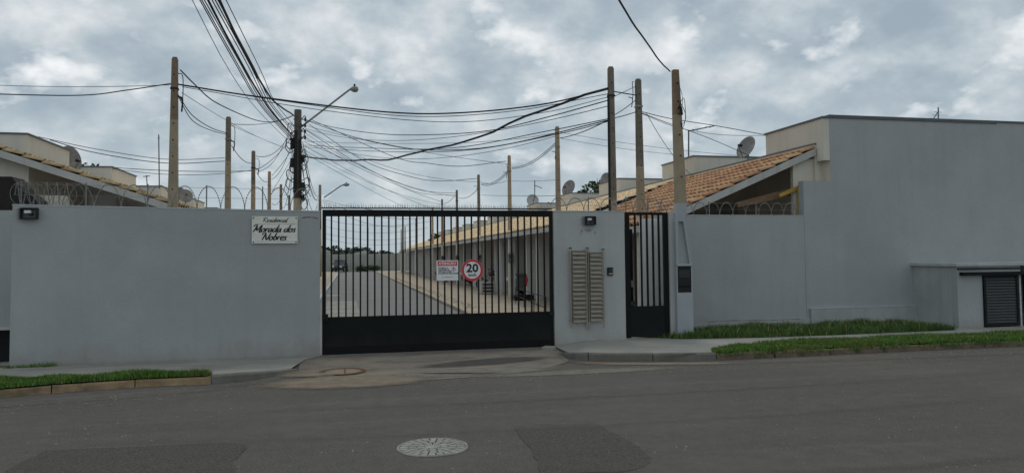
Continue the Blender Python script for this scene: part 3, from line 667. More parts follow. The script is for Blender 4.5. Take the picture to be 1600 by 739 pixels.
# A-shaped window: two legs, recessed back, sill
mb = MB()
mb.prism([(bx0, YM, zb1), (bx0+.045, YM, zb1), (mc-.105, YM, zb2), (mc-.165, YM, zb2)], (0, .19, 0))
mb.prism([(bx1-.05, YM, zb1), (bx1-.005, YM, zb1), (mc+.045, YM, zb2), (mc-.005, YM, zb2)], (0, .19, 0)); mb.build('trestle_leg', polePM, mp)
MB().prism([(bx0+.04, YM+.07, zb1), (bx1-.045, YM+.07, zb1), (mc+.0, YM+.07, zb2), (mc-.12, YM+.07, zb2)], (0, .10, 0)).build('recess_back', wallM, mp)
MB().box((bx0, YM-.012, zb1-.045), (bx1-.003, YM+.19, zb1), bev=.004).build('sill', polePM, mp)
MB().box((bx0, YM, .09), (bx1, YM+.19, mz(457))).build('foot', polePM, mp)
MB().box((bx0, YM, mz(457)), (bx0+.022, YM+.19, zb1-.045)).build('box_side', polePM, mp)
MB().box((bx1-.025, YM, mz(457)), (bx1-.002, YM+.19, zb1-.045)).build('box_side', polePM, mp)
mbx = MB().box((bx0+.023, YM+.012, mz(457)), (bx1-.026, YM+.18, zb1-.046)).build('meter_box', darkM, mp)
MB().box((bx0+.045, YM+.006, mz(434)), (bx1-.05, YM+.0115, mz(422))).build('meter_window', glassM, mbx)
MB().box((bx0+.04, YM+.004, mz(449)), (bx1-.05, YM+.0115, mz(446))).build('latch', blackM, mbx)
MB().tube([(bx0-.02, YM+.15, .1), (bx0-.02, YM+.15, mz(350))], .013, 6).build('conduit', darkM, mp)
for zq in (z3+.5, z3+.9, z3+1.3, z3+1.7, z4+.25, z4+.6): MB().cyl((lerpx(zq), YM+.0, zq), (lerpx(zq), YM+.04, zq), .014, 6).build('bolt_hole', recM, mp)
q = P(1063, 272, Y=YM); MB().tube(catmull([(q.x-.02, YM+.02, q.z+1.22), (q.x+.11, YM+.02, q.z+1.45), (q.x+.14, YM+.02, q.z+1.1), (q.x+.08, YM+.02, q.z+.88), (q.x+.04, YM+.02, q.z+1.0)]), .006, 5).build('cable_loop', cableM, mp)
q = P(1064, 175, Y=YM); MB().tube(catmull([(q.x-.04, YM+.02, q.z+.10), (q.x+.0, YM-.0, q.z+.08), (q.x+.02, YM-.0, q.z-.06)]), .022, 6).build('cable_clamp', cableM, mp)
MB().tube(catmull([P(1060, 130, Y=YM), P(1066, 150, Y=YM), P(1066, 165, Y=YM), P(1062, 175, Y=YM)]), .005, 4).build('cable_loop', cableM, mp)
MB().tube(catmull([P(1063, 160, Y=YM), P(1071, 178, Y=YM), P(1070, 190, Y=YM), P(1064, 196, Y=YM)]), .007, 4).build('cable_loop', cableM, mp)
POLES['M'] = (tz.x, YM+.1, tz.z)

# utility poles
def upole(key, px_, top, Y_, r0, r1, label, lampdir, big=True):
    q = P(px_, top, Y=Y_); x, y, zt = q.x, Y_, q.z; POLES[key] = (x, y, zt)
    r = thing('utility_pole', (x, y, 0), label, 'utility pole')
    n = 18
    MB().tube([(x, y, .0), (x, y, zt*.52)], [r0, r0-(r0-r1)*.52], n).build('shaft', poleM, r, True)
    MB().tube([(x, y, zt*.52), (x, y, zt)], [r0-(r0-r1)*.52, r1], n).build('weathered_top', mat('sooty pole concrete', (.085, .078, .07), .95, .35, 5, .6, 50, streak=.6) if big else poleDM, r, True)
    if big:
        MB().tube([(x, y, zt*.50), (x, y, zt*.585)], [r0*.84]*2, n).build('black_band', blackM, r, True)
        for k in range(4):
            zz = zt-.45-.28*k; m_ = MB(); m_.box((x-r1-.05, y-.05, zz-.02), (x+.38, y-.02, zz+.02)); m_.build('rack_arm', galvM, r)
            MB().tube([(x+.33, y-.04, zz-.08), (x+.33, y-.04, zz+.08)], [.045, .045], 8).build('insulator', darkM, r)
        for k in range(16):
            zz = zt-.5-.25*k+random.uniform(-.1, .1); sgn = random.choice((-1, 1)); a = random.uniform(.22, .5)
            MB().tube(catmull([(x+sgn*r1, y-.12, zz), (x+sgn*a, y-.2, zz+.16), (x+sgn*(a+.05), y-.2, zz-.12), (x+sgn*a*.75, y-.15, zz-.32), (x+sgn*r1, y-.12, zz-.2)], 4), .02, 5).build('cable_loop', cableM, r)
        for zz, sgn, hh in ((zt-1.6, -1, .5), (zt-2.3, 1, .34), (zt-2.5, -1, .42), (zt-3.6, 1, .4), (zt-4.1, 1, .25)):
            MB().tube([(x+sgn*(r0+.03), y-.15, zz-hh/2), (x+sgn*(r0+.03), y-.15, zz+hh/2)], [.085]*2, 10).build('splice_box', darkM, r)
        MB().tube([(x-r0*.6, y-r0*.9, zt*.55), (x-r1*.5, y-r1, zt-1.0)], .07, 8).build('riser_bundle', cableM, r)
        MB().tube([(x+r0*.7, y-r0*.8, zt*.56), (x+r1*.6, y-r1, zt-1.4)], .055, 8).build('riser_bundle', cableM, r)
    a0, a1, a2, a3 = lampdir
    q0, q1, q2, q3 = [P(u, v, Y=Y_-.1) for u, v in (a0, a1, a2, a3)]
    pts = [q0, q0.lerp(q1, .5), q1, q2]
    arm = MB().tube(catmull(pts, 5), .045 if big else .06, 8).build('lamp_arm', lampM, r, True)
    dd = (q3-q2); mt = MB(); mt.tube([q2-dd*.1, q2+dd*.3, q2+dd*.75, q2+dd], [.07, .15, .15, .06], 10); hd = mt.build('lamp_head', lampM, r, True)
    MB().cyl(q2+dd*.45+Vector((0, 0, .12)), q2+dd*.45+Vector((0, 0, .24)), .05, 8).build('photocell', darkM, hd)
    return r
upole('U1', 465.5, 172, 35.4, .215, .165, 'thick round utility pole wrapped in black cable clutter behind the wall', ((470, 199), (545, 141.5), (549, 140), (560, 139.5)))
upole('U2', 500, 289, 70, .17, .12, 'distant utility pole with a street lamp above the gate corner', ((506, 309), (532, 291), (537, 289), (546, 288.5)), False)

# ================================================================== CABLES
GC = 'overhead cables strung between the poles'
def cable(A, B, mids, r, label, m=None, extend=0, wob=0.0, group=GC):
    """A, B = ((px,py), Y); mids = sightings between them, all in the vertical plane through A and B"""
    m = m or cableM
    a = P(*A[0], Y=A[1]); b = P(*B[0], Y=B[1]); pl = Vector((b.x-a.x, b.y-a.y, 0)); nn = Vector((-pl.y, pl.x, 0)).normalized(); o = Vector((0, 0, CAMZ)); L2 = pl.length_squared
    pts = [a]
    for u, v in mids:
        dr = ray(u, v); dn = dr.dot(nn)
        t = (a-o).dot(nn)/dn if abs(dn) > 1e-4 else None
        if t and t > 0: pts.append(o+dr*t)
    pts.append(b)
    ss = [((p-a).dot(pl))/L2 for p in pts]; keep = [0]
    for i in range(1, len(pts)-1):
        if ss[keep[-1]]+.03 < ss[i] < .97: keep.append(i)
    keep.append(len(pts)-1); pts = [pts[i] for i in keep]; ss = [ss[i] for i in keep]
    if len(pts) == 2:
        mid = (pts[0]+pts[1])/2; mid.z -= .02*pl.length; pts.insert(1, mid); ss.insert(1, .5)
    zs = [p.z for p in pts]
    if len(pts) <= 3: f = np.poly1d(np.polyfit(ss, zs, 2)); zf = lambda s: float(f(s))
    else:
        def zf(s):
            cp = catmull([Vector((si, 0, zi)) for si, zi in zip(ss, zs)], 8)
            for p_, q_ in zip(cp, cp[1:]):
                if p_.x <= s <= q_.x+1e-6: return p_.z+(q_.z-p_.z)*(s-p_.x)/max(1e-6, q_.x-p_.x)
            g = (cp[-1].z-cp[-6].z)/(cp[-1].x-cp[-6].x); return zs[-1]+g*(s-1)+.6*(s-1)**2
    s1 = 1+extend; n = 28; line = []
    for i in range(n+1):
        s = s1*i/n; p = a+pl*s; p.z = zf(s)+(math.sin(i*1.9)*wob+math.sin(i*.83)*wob); line.append(p)
    o_ = MB().tube(line, r, 5).build('overhead_cable', m, None); tag(o_, label, 'cable', group)
yL = lambda k: POLES['L%d' % k][1]; yR = lambda k: POLES['R%d' % k][1]; yU = 35.2; yQ = 15.3
# left poles
cable(((267, 131), yL(0)), ((-60, 146), 15.0), [(200, 141), (120, 149.5)], .011, 'cable sagging left from the tall tan pole out of the picture, lower of two')
cable(((267, 133), yL(0)), ((-60, 131), 16.5), [(120, 136)], .006, 'fine cable running left from the tall tan pole, upper of two', cableGM)
cable(((278, 132), yL(0)), ((950, 139), yR(0)), [(400, 151), (600, 175), (720, 176.5), (850, 163)], .016, 'long thick cable spanning above the gate between the two tall poles')
cable(((285, 134), yL(0)), ((950, 147), yR(0)), [(470, 162), (640, 182), (800, 174)], .008, 'thinner cable just below the long thick span over the gate')
cable(((285, 136), yL(0)), ((950, 152), yR(0)), [(500, 172), (700, 191), (850, 176)], .007, 'lowest fine cable of the trio spanning above the gate')
cable(((282, 110), yL(0)), ((458, 181), yU), [(310, 138), (340, 162), (400, 188), (430, 190)], .014, 'cable dropping from the top of the tall tan pole to the utility pole')
cable(((278, 148), yL(0)), ((354, 208), yL(1)), [(300, 180), (330, 200)], .010, 'upper of two cables linking first and second left poles')
cable(((278, 150), yL(0)), ((354, 210), yL(1)), [(300, 188), (330, 204)], .009, 'lower of two cables linking first and second left poles')
cable(((284, 145), yL(0)), ((455, 232), yU), [(350, 186)], .006, 'faint cable from the tall tan pole to the middle of the utility pole', cableGM)
cable(((362, 194), yL(1)), ((457, 182), yU), [(410, 194)], .010, 'short cable from second left pole up to the utility pole')
cable(((362, 197), yL(1)), ((457, 238), yU), [(400, 213)], .006, 'faint cable from second left pole down to the utility pole', cableGM)
cable(((362, 228), yL(1)), ((393, 255), yL(2)), [(376, 247)], .011, 'cable linking second and third left poles')
cable(((400, 244), yL(2)), ((456, 204), yU), [(430, 238)], .012, 'cable curving from third left pole up to the utility pole')
cable(((400, 266), yL(2)), ((457, 212), yU), [(428, 247)], .011, 'second cable from third left pole to the utility pole')
cable(((401, 270), yL(2)), ((419, 284), yL(3)), [], .011, 'cable linking third and fourth left poles')
cable(((425, 274), yL(3)), ((457, 232), yU), [(440, 257)], .011, 'cable from fourth left pole up to the utility pole')
cable(((442, 296), yL(4)), ((459, 238), yU), [(452, 272)], .012, 'cable from fifth left pole up to the utility pole')
cable(((445, 305), yL(4)), ((460, 248), yU), [(455, 280)], .010, 'second cable from fifth left pole to the utility pole')
cable(((425, 300), yL(3)), ((457, 246), yU), [(443, 270)], .009, 'lower cable from fourth left pole to the utility pole')
cable(((60, 214), 19.0), ((351, 247), yL(1)), [(150, 233), (260, 249)], .008, 'upper fine cable from the left roof block to second left pole')
cable(((78, 219), 19.0), ((351, 252), yL(1)), [(150, 239), (260, 255)], .010, 'lower cable from the left roof block to second left pole')
cable(((165, 261), 25.2), ((393, 267), yL(2)), [(270, 267)], .011, 'cable from second left roof block to third left pole')
cable(((172, 263), 25.2), ((393, 266), yL(2)), [(270, 273)], .009, 'thin lower cable from second left roof block to third left pole')
# bundle overhead to utility pole
GB = 'bundle of cables coming overhead to the utility pole'
cable(((459, 181), yU), ((343, 0), 18.5), [(430, 160), (405, 125), (375, 68)], .034, 'thickest twisted black cable of the overhead bundle', extend=1.1, wob=.012, group=GB)
cable(((459, 215), yU), ((325, 0), 18.5), [(430, 182), (402, 142), (363, 73)], .030, 'second thick black cable left of the twisted one in the overhead bundle', extend=1.1, wob=.006, group=GB)
for i, (x0, x1, y1, mx, my, r, lab) in enumerate((
    (300, 452, 222, 352, 100, .010, 'leftmost fine cable of the overhead bundle'),
    (312, 454, 218, 368, 100, .015, 'second fine cable from the left in the overhead bundle'),
    (315, 455, 216, 372, 102, .015, 'third fine cable from the left in the overhead bundle'),
    (319, 456, 215, 378, 104, .015, 'fine cable touching the second thick one on its left'),
    (331, 457, 212, 388, 104, .015, 'fine cable between the two thick ones, left of the middle'),
    (336, 458, 206, 393, 106, .016, 'fine cable between the two thick ones, right of the middle'),
    (340, 458, 202, 398, 108, .014, 'fine cable hugging the twisted thick cable'),
    (353, 459, 196, 408, 112, .012, 'rightmost fine cable of the overhead bundle'))):
    cable(((x1, y1), yU), ((x0, 0), 18.5), [((mx+x1)/2-4, (my+y1)/2+6), (mx, my)], r, lab, cableM if i % 3 else cableGM, extend=1.1, group=GB)
# utility pole to right row
cable(((470, 245), yU), ((950, 138), yR(0)), [(500, 248), (540, 251), (575, 250), (610, 249), (640, 241), (700, 228), (760, 210), (800, 191), (870, 165), (915, 148)], .030, 'thick twisted black cable sagging in a long curve to the tall dark pole', wob=.01)
cable(((476, 187), yU), ((950, 157), yR(0)), [(520, 199), (590, 209), (660, 211), (760, 205), (860, 182)], .013, 'upper cable from the utility pole to the tall dark pole')
cable(((480, 189), yU), ((950, 188), yR(0)), [(545, 212), (620, 229), (680, 235), (780, 228)], .013, 'cable crossing behind the thick twisted one to the tall dark pole')
cable(((473, 227), yU), ((950, 186), yR(0)), [(560, 231), (700, 232), (850, 206)], .011, 'upper of two flat cables from the utility pole to the tall dark pole')
cable(((473, 230), yU), ((950, 190), yR(0)), [(600, 237), (730, 235), (870, 210)], .010, 'lower of two flat cables from the utility pole to the tall dark pole')
cable(((476, 221), yU), ((868, 208), yR(1)), [(560, 224), (700, 224), (800, 218)], .008, 'fine cable from the utility pole to the top of second right pole', cableGM)
cable(((488, 188), yU), ((791, 252), yR(2)), [(615, 245), (667, 255), (720, 260)], .013, 'cable from the utility pole to third right pole')
cable(((482, 194), yU), ((745, 279), yR(3)), [(570, 252), (641, 276), (687, 283)], .013, 'cable from the utility pole to fourth right pole')
cable(((479, 204), yU), ((712, 302), yR(4)), [(560, 256), (622, 286), (667, 299)], .013, 'cable from the utility pole to fifth right pole')
cable(((476, 214), yU), ((689, 315), yR(5)), [(537, 250), (602, 281), (651, 302)], .012, 'cable from the utility pole to sixth right pole')
cable(((476, 228), yU), ((675, 326), yR(6)), [(570, 280), (635, 310)], .011, 'cable from the utility pole to seventh right pole')
cable(((475, 222), yU), ((712, 305), yR(4)), [(570, 262), (650, 300)], .010, 'lower cable from the utility pole to fifth right pole')
cable(((474, 238), yU), ((660, 336), yR(7)), [(560, 287)], .010, 'lowest cable of the fan from the utility pole to the right row')
# right chain
cable(((875, 216), yR(1)), ((950, 188), yR(0)), [(911, 206)], .012, 'cable linking the tall dark pole with second right pole')
for i, (dy_, w_) in enumerate(((0, 'upper'), (3, 'lower'))):
    cable(((867, 224+dy_), yR(1)), ((800, 262+dy_/2), yR(2)), [(838, 248+dy_)], .011, '%s cable linking second and third right poles' % w_)
    cable(((792, 268+dy_), yR(2)), ((752, 287+dy_/2), yR(3)), [(776, 282+dy_)], .012, '%s cable linking third and fourth right poles' % w_)
cable(((745, 297), yR(3)), ((717, 309), yR(4)), [(733, 307)], .013, 'cable linking fourth and fifth right poles')
cable(((711, 305), yR(4)), ((693, 318), yR(5)), [(703, 314)], .013, 'cable linking fifth and sixth right poles')
cable(((875, 281), yR(1)), ((800, 283), yR(2)), [(838, 283)], .007, 'level fine cable between second and third right poles', cableGM)
cable(((868, 306), yR(1)), ((752, 305), yR(3)), [(800, 306)], .008, 'level low cable between second and fourth right poles', cableGM)
cable(((792, 283), yR(2)), ((745, 282), yR(3)), [], .008, 'level fine cable between third and fourth right poles', cableGM)
cable(((958, 143), yR(0)), ((994, 149), yQ), [(975, 146)], .013, 'short thick cable between the tall dark pole and the pole behind the pedestrian gate')
cable(((958, 152), yR(0)), ((994, 135), yQ), [(975, 144)], .007, 'short rising cable crossing the thick one between the two dark poles')
cable(((958, 181), yR(0)), ((994, 156), yQ), [(976, 170)], .009, 'steep short cable between the tall dark pole and its neighbour')
cable(((958, 185), yR(0)), ((994, 175), yQ), [(975, 181)], .010, 'lowest short cable between the tall dark pole and its neighbour')
HB1 = (10.1, 16.2)
cable(((1003, 175), yQ), ((1196, 211), 16.2), [(1050, 186), (1120, 197)], .009, 'upper cable from the gate pole to the nearest cream roof block')
cable(((1003, 178), yQ), ((1196, 212), 16.2), [(1060, 200), (1130, 211)], .006, 'faint cable from the gate pole to the nearest cream roof block', cableGM)
cable(((1003, 177), yQ), ((1170, 243), 18.5), [(1050, 195), (1110, 217)], .008, 'cable from the gate pole towards the large satellite dish')
cable(((1010, 177), yQ), ((1090, 279), 20), [(1050, 241)], .007, 'drop cable from the gate pole to the orange roof', cableGM)
cable(((875, 207), yR(1)), ((1192, 246), 20), [(1040, 232)], .006, 'faint cable from second right pole to the cream roof block behind the dish', cableGM)
cable(((875, 216), yR(1)), ((1060, 242), 22), [(970, 232)], .006, 'faint cable from second right pole to second cream roof block', cableGM)
cable(((1047, 112), YM+.05), ((967, 0), 8.0), [(1032, 97), (1010, 66), (990, 38)], .013, 'single cable climbing from the meter pole top out of the picture', extend=.8, wob=.002)
# steep cables from utility pole to distant one
for i, (x0, y0, mx, my, x1, y1) in enumerate(((471, 225, 480, 275, 497, 308), (472, 232, 482, 280, 498, 312), (470, 250, 478, 296, 496, 318), (473, 222, 485, 282, 499, 304), (471, 238, 476, 290, 496, 322))):
    cable(((x0, y0), yU), ((x1, y1), 69.8), [(mx, my)], .017, '%s of five cables falling from the thick utility pole towards the distant one' % ORD[i])
for i, (x0, y0, x1, y1, mx, my) in enumerate(((505, 312, 675, 330, 560, 325), (505, 314, 662, 341, 560, 333), (505, 316, 640, 352, 560, 345))):
    cable(((x0, y0), 69.8), ((x1, y1), yR(6+i)), [(mx, my)], .014, '%s cable from the distant utility pole to the right row' % ORD[i])
for i, (yy, k) in enumerate(((345, 6), (356, 7), (367, 8), (375, 9))):
    cable(((508, yy-2), 60), ((676-8*i, yy), rows[k]-.2), [(590, yy+8)], .010, '%s low cable crossing the inner street as seen through the bars' % ORD[i], cableGM)
# short loops hanging on poles
GH = 'slack cable tails hanging on the poles'
for (u, v, Yk, lab, hgt) in ((284, 148, yL(0), 'black cable tail hanging high on the tall tan pole', 60), (365, 218, yL(1), 'black cable tail hanging on second left pole', 40), (403, 262, yL(2), 'cable tail hooked on third left pole', 26), (867, 235, yR(1), 'cable tail hooked on second right pole', 30), (791, 268, yR(2), 'cable tail on third right pole', 22), (745, 290, yR(3), 'cable tail on fourth right pole', 16), (987, 150, yQ, 'pale wire tail left of the gate pole', 40)):
    p0 = P(u-6 if u < 500 else u+3, v-hgt*.55, Y=Yk); p1 = P(u+1, v-hgt*.5, Y=Yk); p2 = P(u+2, v-hgt*.1, Y=Yk); p3 = P(u, v+hgt*.45, Y=Yk)
    o_ = MB().tube(catmull([p0, p1, p2, p3], 5), .009, 5).build('cable_tail', cableM); tag(o_, lab, 'cable', GH)
    p4 = P(u-5, v+hgt*.05, Y=Yk); p5 = P(u+1, v+hgt*.12, Y=Yk)
    o_ = MB().tube(catmull([p4, p5, p5.lerp(p3, .9), p3], 5), [.016]*16 if u < 700 else .010, 6).build('cable_tail', cableM); tag(o_, lab.replace('tail', 'clamp end'), 'cable', GH)

# ================================================================== RAZOR WIRE
def razor(a, b, z, pitch, r, label, squeeze=None, npost=4):
    a = Vector(a); b = Vector(b); rt = thing('razor_wire', tuple(a+Vector((0, 0, z))), label, 'razor wire', 'razor wire coils on the walls')
    dl = (b-a); Ln = dl.length; dl.normalize(); nn = Vector((-dl.y, dl.x, 0)); pts = []; s = 0; ph = 0; m = MB()
    while s < Ln:
        pt = pitch if not squeeze or s > squeeze[0] else squeeze[1]
        for k in range(14):
            q = ph+2*math.pi*k/14; rr_ = r*(1+.06*math.sin(ph*.7)); sa = s+pt*k/14+(-.17*pt*math.cos(q) if not squeeze or s > squeeze[0] else 0)
            if sa > Ln: break
            pts.append(a+dl*sa+nn*(math.cos(q)*rr_*.12+.05)+Vector((0, 0, z+r*.92+math.sin(q)*rr_)))
        s += pt; ph += random.uniform(-.25, .25)
    m.tube(pts, .0042, 4)
    if squeeze:
        for j in range(7):
            sc = .12+j*.105; m.tube([a+dl*(sc+.17*math.cos(2*math.pi*k/20))+nn*(.02+.015*j)+Vector((0, 0, z+r+r*.97*math.sin(2*math.pi*k/20))) for k in range(21)], .0042, 4)
    m.build('coil', galvM, rt)
    m = MB()
    for i in range(0, len(pts)-1):
        for t in (.25, .75):
            p = pts[i].lerp(pts[i+1], t); v = (pts[i+1]-pts[i]).normalized(); side = v.cross(nn).normalized()
            m.add([p-v*.014-side*.009, p+v*.014-side*.009, p+side*.0, p+v*.014+side*.009, p-v*.014+side*.009], [(0, 1, 2), (2, 3, 4)])
    m.build('barbs', galvM, rt, stuff=True)
    for zz in (z+r*1.75, z+r*.9): MB().tube([a+Vector((0, 0, zz)), b+Vector((0, 0, zz))], .003, 4).build('tension_wire', galvM, rt)
    for k in range(npost):
        p = a+dl*(Ln*(k+.1)/npost)+nn*.05; MB().box((p.x-.009, p.y-.009, z-.02), (p.x+.009, p.y+.009, z+r*2)).build('post', galvM, rt)
razor(WL+Vector((.0, .02, 0)), WR+Vector((-.15, .02, 0)), ZT+.02, .37, .19, 'coiled razor wire along the top of the left wall', (.7, .13), 5)
razor((X0+.05, YW+.1, 0), (X1-.1, YW+.1, 0), ZT, .33, .14, 'coiled razor wire on the pier above the letter boxes', None, 2)
razor((X1+.1, YW+.25, 0), (X3-.05, YW+.25, 0), ZT-.02, .26, .16, 'coiled razor wire above the pedestrian gate', None, 2)
razor((X3+.1, YB+.05, 0), (XR-.1, YB+.05, 0), ZT, .30, .15, 'coiled razor wire on the set back right wall', None, 3)

# ================================================================== ROW HOUSES
TW = .21
def tile_geo(Lr, lift=.045):
    ys = [0, .028, .07, .112, .14, .205]; zs = [.0, .04, .056, .04, .0, -.004]; vs = []; fs = []; n = len(ys)
    for (x, dz) in ((0, lift), (Lr*1.06, .002)):
        for y, z in zip(ys, zs): vs.append((x, y, z+dz))
    for y, z in zip(ys, zs): vs.append((0.004, y, z+lift-.038))
    for i in range(n-1): fs += [(i, i+1, n+i+1, n+i), (2*n+i, 2*n+i+1, i+1, i)]
    return np.array(vs), fs
def tile_field(name, parent, m, o3, e1, e2, nrows, cols, Lr, jitter=.004, weather=None):
    tv, tf = tile_geo(Lr); n3 = Vector(e1).cross(Vector(e2)).normalized()
    if n3.z < 0: n3 = -n3
    vs = []; fs = []; e1n, e2n, nn = np.array(e1), np.array(e2), np.array(n3)
    for c_ in cols:
        for r_i in range(nrows):
            j = np.random.uniform(-jitter, jitter, 3); base = np.array(o3)+e1n*(r_i*Lr+j[0])+e2n*(c_*TW+j[1])+nn*j[2]
            o = len(vs); vs += [tuple(x) for x in (base+tv[:, :1]*e1n+tv[:, 1:2]*e2n+tv[:, 2:]*nn)]; fs += [tuple(i+o for i in f) for f in tf]
    mb = MB(); mb.v = vs; mb.f = fs; return mb.build(name, m, parent, stuff=True)
def singletiles(parent, mats, o3, e1, e2, nrows, cols, Lr, mirror=False):
    tv, tf = tile_geo(Lr); w3 = WO[parent.name]; meshes = []
    n3 = Vector(e1).cross(Vector(e2)).normalized()
    if n3.z < 0: n3 = -n3
    M3 = Matrix((Vector(e1), Vector(e2), n3)).transposed()
    for m in mats:
        mb = MB(); mb.v = [tuple(v) for v in tv]; mb.f = tf; meshes.append(mb.mesh('tile', m))
    for c_ in cols:
        for r_i in range(nrows):
            o = link('tile', random.choice(meshes), parent)
            pos = Vector(o3)+Vector(e1)*(r_i*Lr+random.uniform(-.006, .006))+Vector(e2)*(c_*TW+random.uniform(-.005, .005))-Vector(w3)
            J = Matrix.Rotation(random.uniform(-.02, .02), 3, 'Z'); o.matrix_local = Matrix.Translation(pos) @ (M3 @ J).to_4x4()
def cap_box(mb, a, b): return mb.box(a, b)
def house(side, k, xe, ze, xt, zt, y0, y1, tower, label, tiles, first=False, detail=2, ztow=4.6, fsh=.15):
    """side=+1: house right of the street, its roof rising towards +X"""
    s = side; rt = thing('row_house', (xe+s*5, y0, 0), label, 'house', 'row houses along the %s side of the inner street' % ('right' if s > 0 else 'left'))
    sl = Vector((xt-xe, 0, zt-ze)); Ls = sl.length; e1 = sl.normalized(); nr = 12; Lr = Ls/nr
    # roof deck + underside
    MB().prism([(xe, y0+.02, ze-.03), (xt, y0+.02, zt-.03), (xt, y0+.02, zt-.08), (xe, y0+.02, ze-.08)], (0, y1-y0-.04, 0)).build('roof_deck', underM, rt)
    nc = int((y1-y0)/TW)
    if first and s > 0:
        singletiles(rt, tileOvar, (xe, y0-.02, ze), e1, (0, 1, 0), nr, range(0, 25), Lr); tile_field('tile_field', rt, tileOM, (xe, y0-.02, ze), e1, (0, 1, 0), nr, range(25, nc), Lr)
    elif first:
        singletiles(rt, [tileLM], (xe, y0-.02, ze), e1, (0, 1, 0), nr, range(0, 2), Lr); tile_field('tile_field', rt, tiles, (xe, y0-.02, ze), e1, (0, 1, 0), nr, range(2, nc), Lr)
    else: tile_field('tile_field', rt, tiles, (xe, y0, ze), e1, (0, 1, 0), nr, range(0, nc), Lr)
    # verge board on the gable, eave fascia
    if first: MB().prism([(xe-s*.02, y0-.045, ze-.005), (xt, y0-.045, zt-.01), (xt, y0-.045, zt-.01-fsh), (xe-s*.02, y0-.045, ze-.005-fsh)], (0, .05, 0)).build('verge_board', fasM, rt)
    MB().box((xe-s*.03, y0, ze-.15), (xe+s*.01, y1-.01, ze-.005)).build('eave_fascia', fasM, rt)
    # posts, party wall, facade
    gz = .0
    for yy in ((y0+.35, (y0+y1)/2-.2) if s > 0 else ((y0+y1)/2,)):
        MB().box((xe+s*.28-.045, yy, gz), (xe+s*.28+.045, yy+.09, ze-.06)).build('veranda_post', whiteM, rt)
    if not first:
        MB().prism([(xe+s*.7, y0, 0), (xt-s*.01, y0, 0), (xt-s*.01, y0, zt-.085), (xe+s*.7, y0, ze+.7*(zt-ze)/abs(xt-xe)-.085)], (0, .15, 0)).build('party_wall', innerM, rt)
    fx = xt
    MB().box((fx, y0, 0), (fx+s*6, y1-.01, zt+.08)).build('wall', creamM, rt)
    MB().box((fx-s*.01, y0-.02, zt+.08), (fx+s*6.02, y1, zt+.11)).build('coping', rufoM, rt)
    if detail > 1:
        dz0 = .05; dO = MB().box((fx-s*.03, y0+1.2, dz0), (fx-s*.002, y0+2.1, 2.15)).build('door', woodBM if k % 2 else whiteM, rt)
        MB().box((fx-s*.07, y0+1.95, 1.0), (fx-s*.03, y0+2.0, 1.12)).build('handle', steelM, dO)
        wO = MB().box((fx-s*.05, y0+3.1, 1.0), (fx-s*.002, y0+4.7, 2.15)).build('window', whiteM, rt)
        for j in range(2): MB().box((fx-s*.06, y0+3.17+.76*j, 1.07), (fx-s*.05, y0+3.86+.76*j, 2.08)).build('pane', glassM, wO)
    a, b = tower
    MB().box((fx+s*.03, a, zt-.3), (fx+s*4.5, b, ztow)).build('roof_block', creamM, rt)
    MB().box((fx+s*.0, a-.03, ztow), (fx+s*4.53, b+.03, ztow+.035)).build('block_coping', rufoM, rt)
    return rt
h1 = house(1, 0, 6.05, 2.30, 10.0, 3.98, YB+.28, 21.2, (14.004, 16.25), 'nearest right house with an orange clay tile roof and cream roof block', tileOM, True, detail=1)
# street facade of nearest right house, grey, stepped
xs1 = P(1297, 240, Y=YB).x
MB().box((XR+.003, YB-.004, .05), (xs1, YB+.17, P(1275, 283, Y=YB).z)).build('street_wall_low', wallM, h1)
MB().box((xs1, YB-.004, .05), (34, YB+.0035, 4.63)).build('street_wall', wallM, h1)
MB().box((xs1+.002, YB+.004, .05), (34, YB+2.2, 4.60)).build('side_wall', creamM, h1)
MB().box((xs1-.02, YB-.03, 4.63), (34, YB+2.25, 4.67)).build('coping', rufoM, h1)
MB().box((XP, YB-.06, .08), (P(1440, 490, Y=YB).x, YB-.006, P(1350, 480, Y=YB).z)).build('plinth', plinthM, h1)
MB().box((XP, YB-.066, P(1350, 480, Y=YB).z), (P(1440, 490, Y=YB).x, YB-.004, P(1350, 480, Y=YB).z+.012)).build('plinth_cap', capM, h1)
# porch parts seen above the low wall
MB().box((XR-.0, YB+.35, 2.0), (xs1+.4, YB+.45, 3.75)).build('porch_end_wall', creamM, h1)
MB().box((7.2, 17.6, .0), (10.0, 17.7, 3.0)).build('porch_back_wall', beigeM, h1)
q0, q1 = P(1160, 316, Y=YB+.3), P(1252, 293, Y=YB+.3)
MB().prism([(q0.x, YB+.5, q0.z-.10), (q1.x+.05, YB+.5, q1.z-.14), (q1.x+.05, YB+.5, q1.z+.04), (q0.x, YB+.5, q0.z+.02)], (0, .07, 0)).build('porch_beam', woodBM, h1)
qp = P(1251, 310, Y=YB+.19)
MB().box((qp.x-.03, YB+.19, 2.3), (qp.x+.035, YB+.25, P(1251, 290, Y=YB+.19).z)).build('porch_post', woodYM, h1)
MB().prism([(q0.x+.9, YB+.3, q0.z+.12), (q1.x-.035, YB+.3, q1.z-.05), (q1.x-.035, YB+.3, q1.z+.05), (q0.x+.9, YB+.3, q0.z+.19)], (0, .05, 0)).build('porch_rail', woodYM, h1)
RH = []
for k in range(1, 12):
    y0 = 21.2+6.25*(k-1); ta = (20.15+6.2*(k-1), 22.4+6.2*(k-1))
    if k == 1: src = house(1, k, 5.95, 2.57, 10.0, 4.0, y0, y0+6.22, ta, 'second house on the right with a straw tiled roof', tileYM); s0 = (src.location.x, y0)
    else: copy_tree(src, (s0[0], y0, 0), '%s house along the right side of the inner street, counted from the front wall' % ORD[k])
lsrc = None
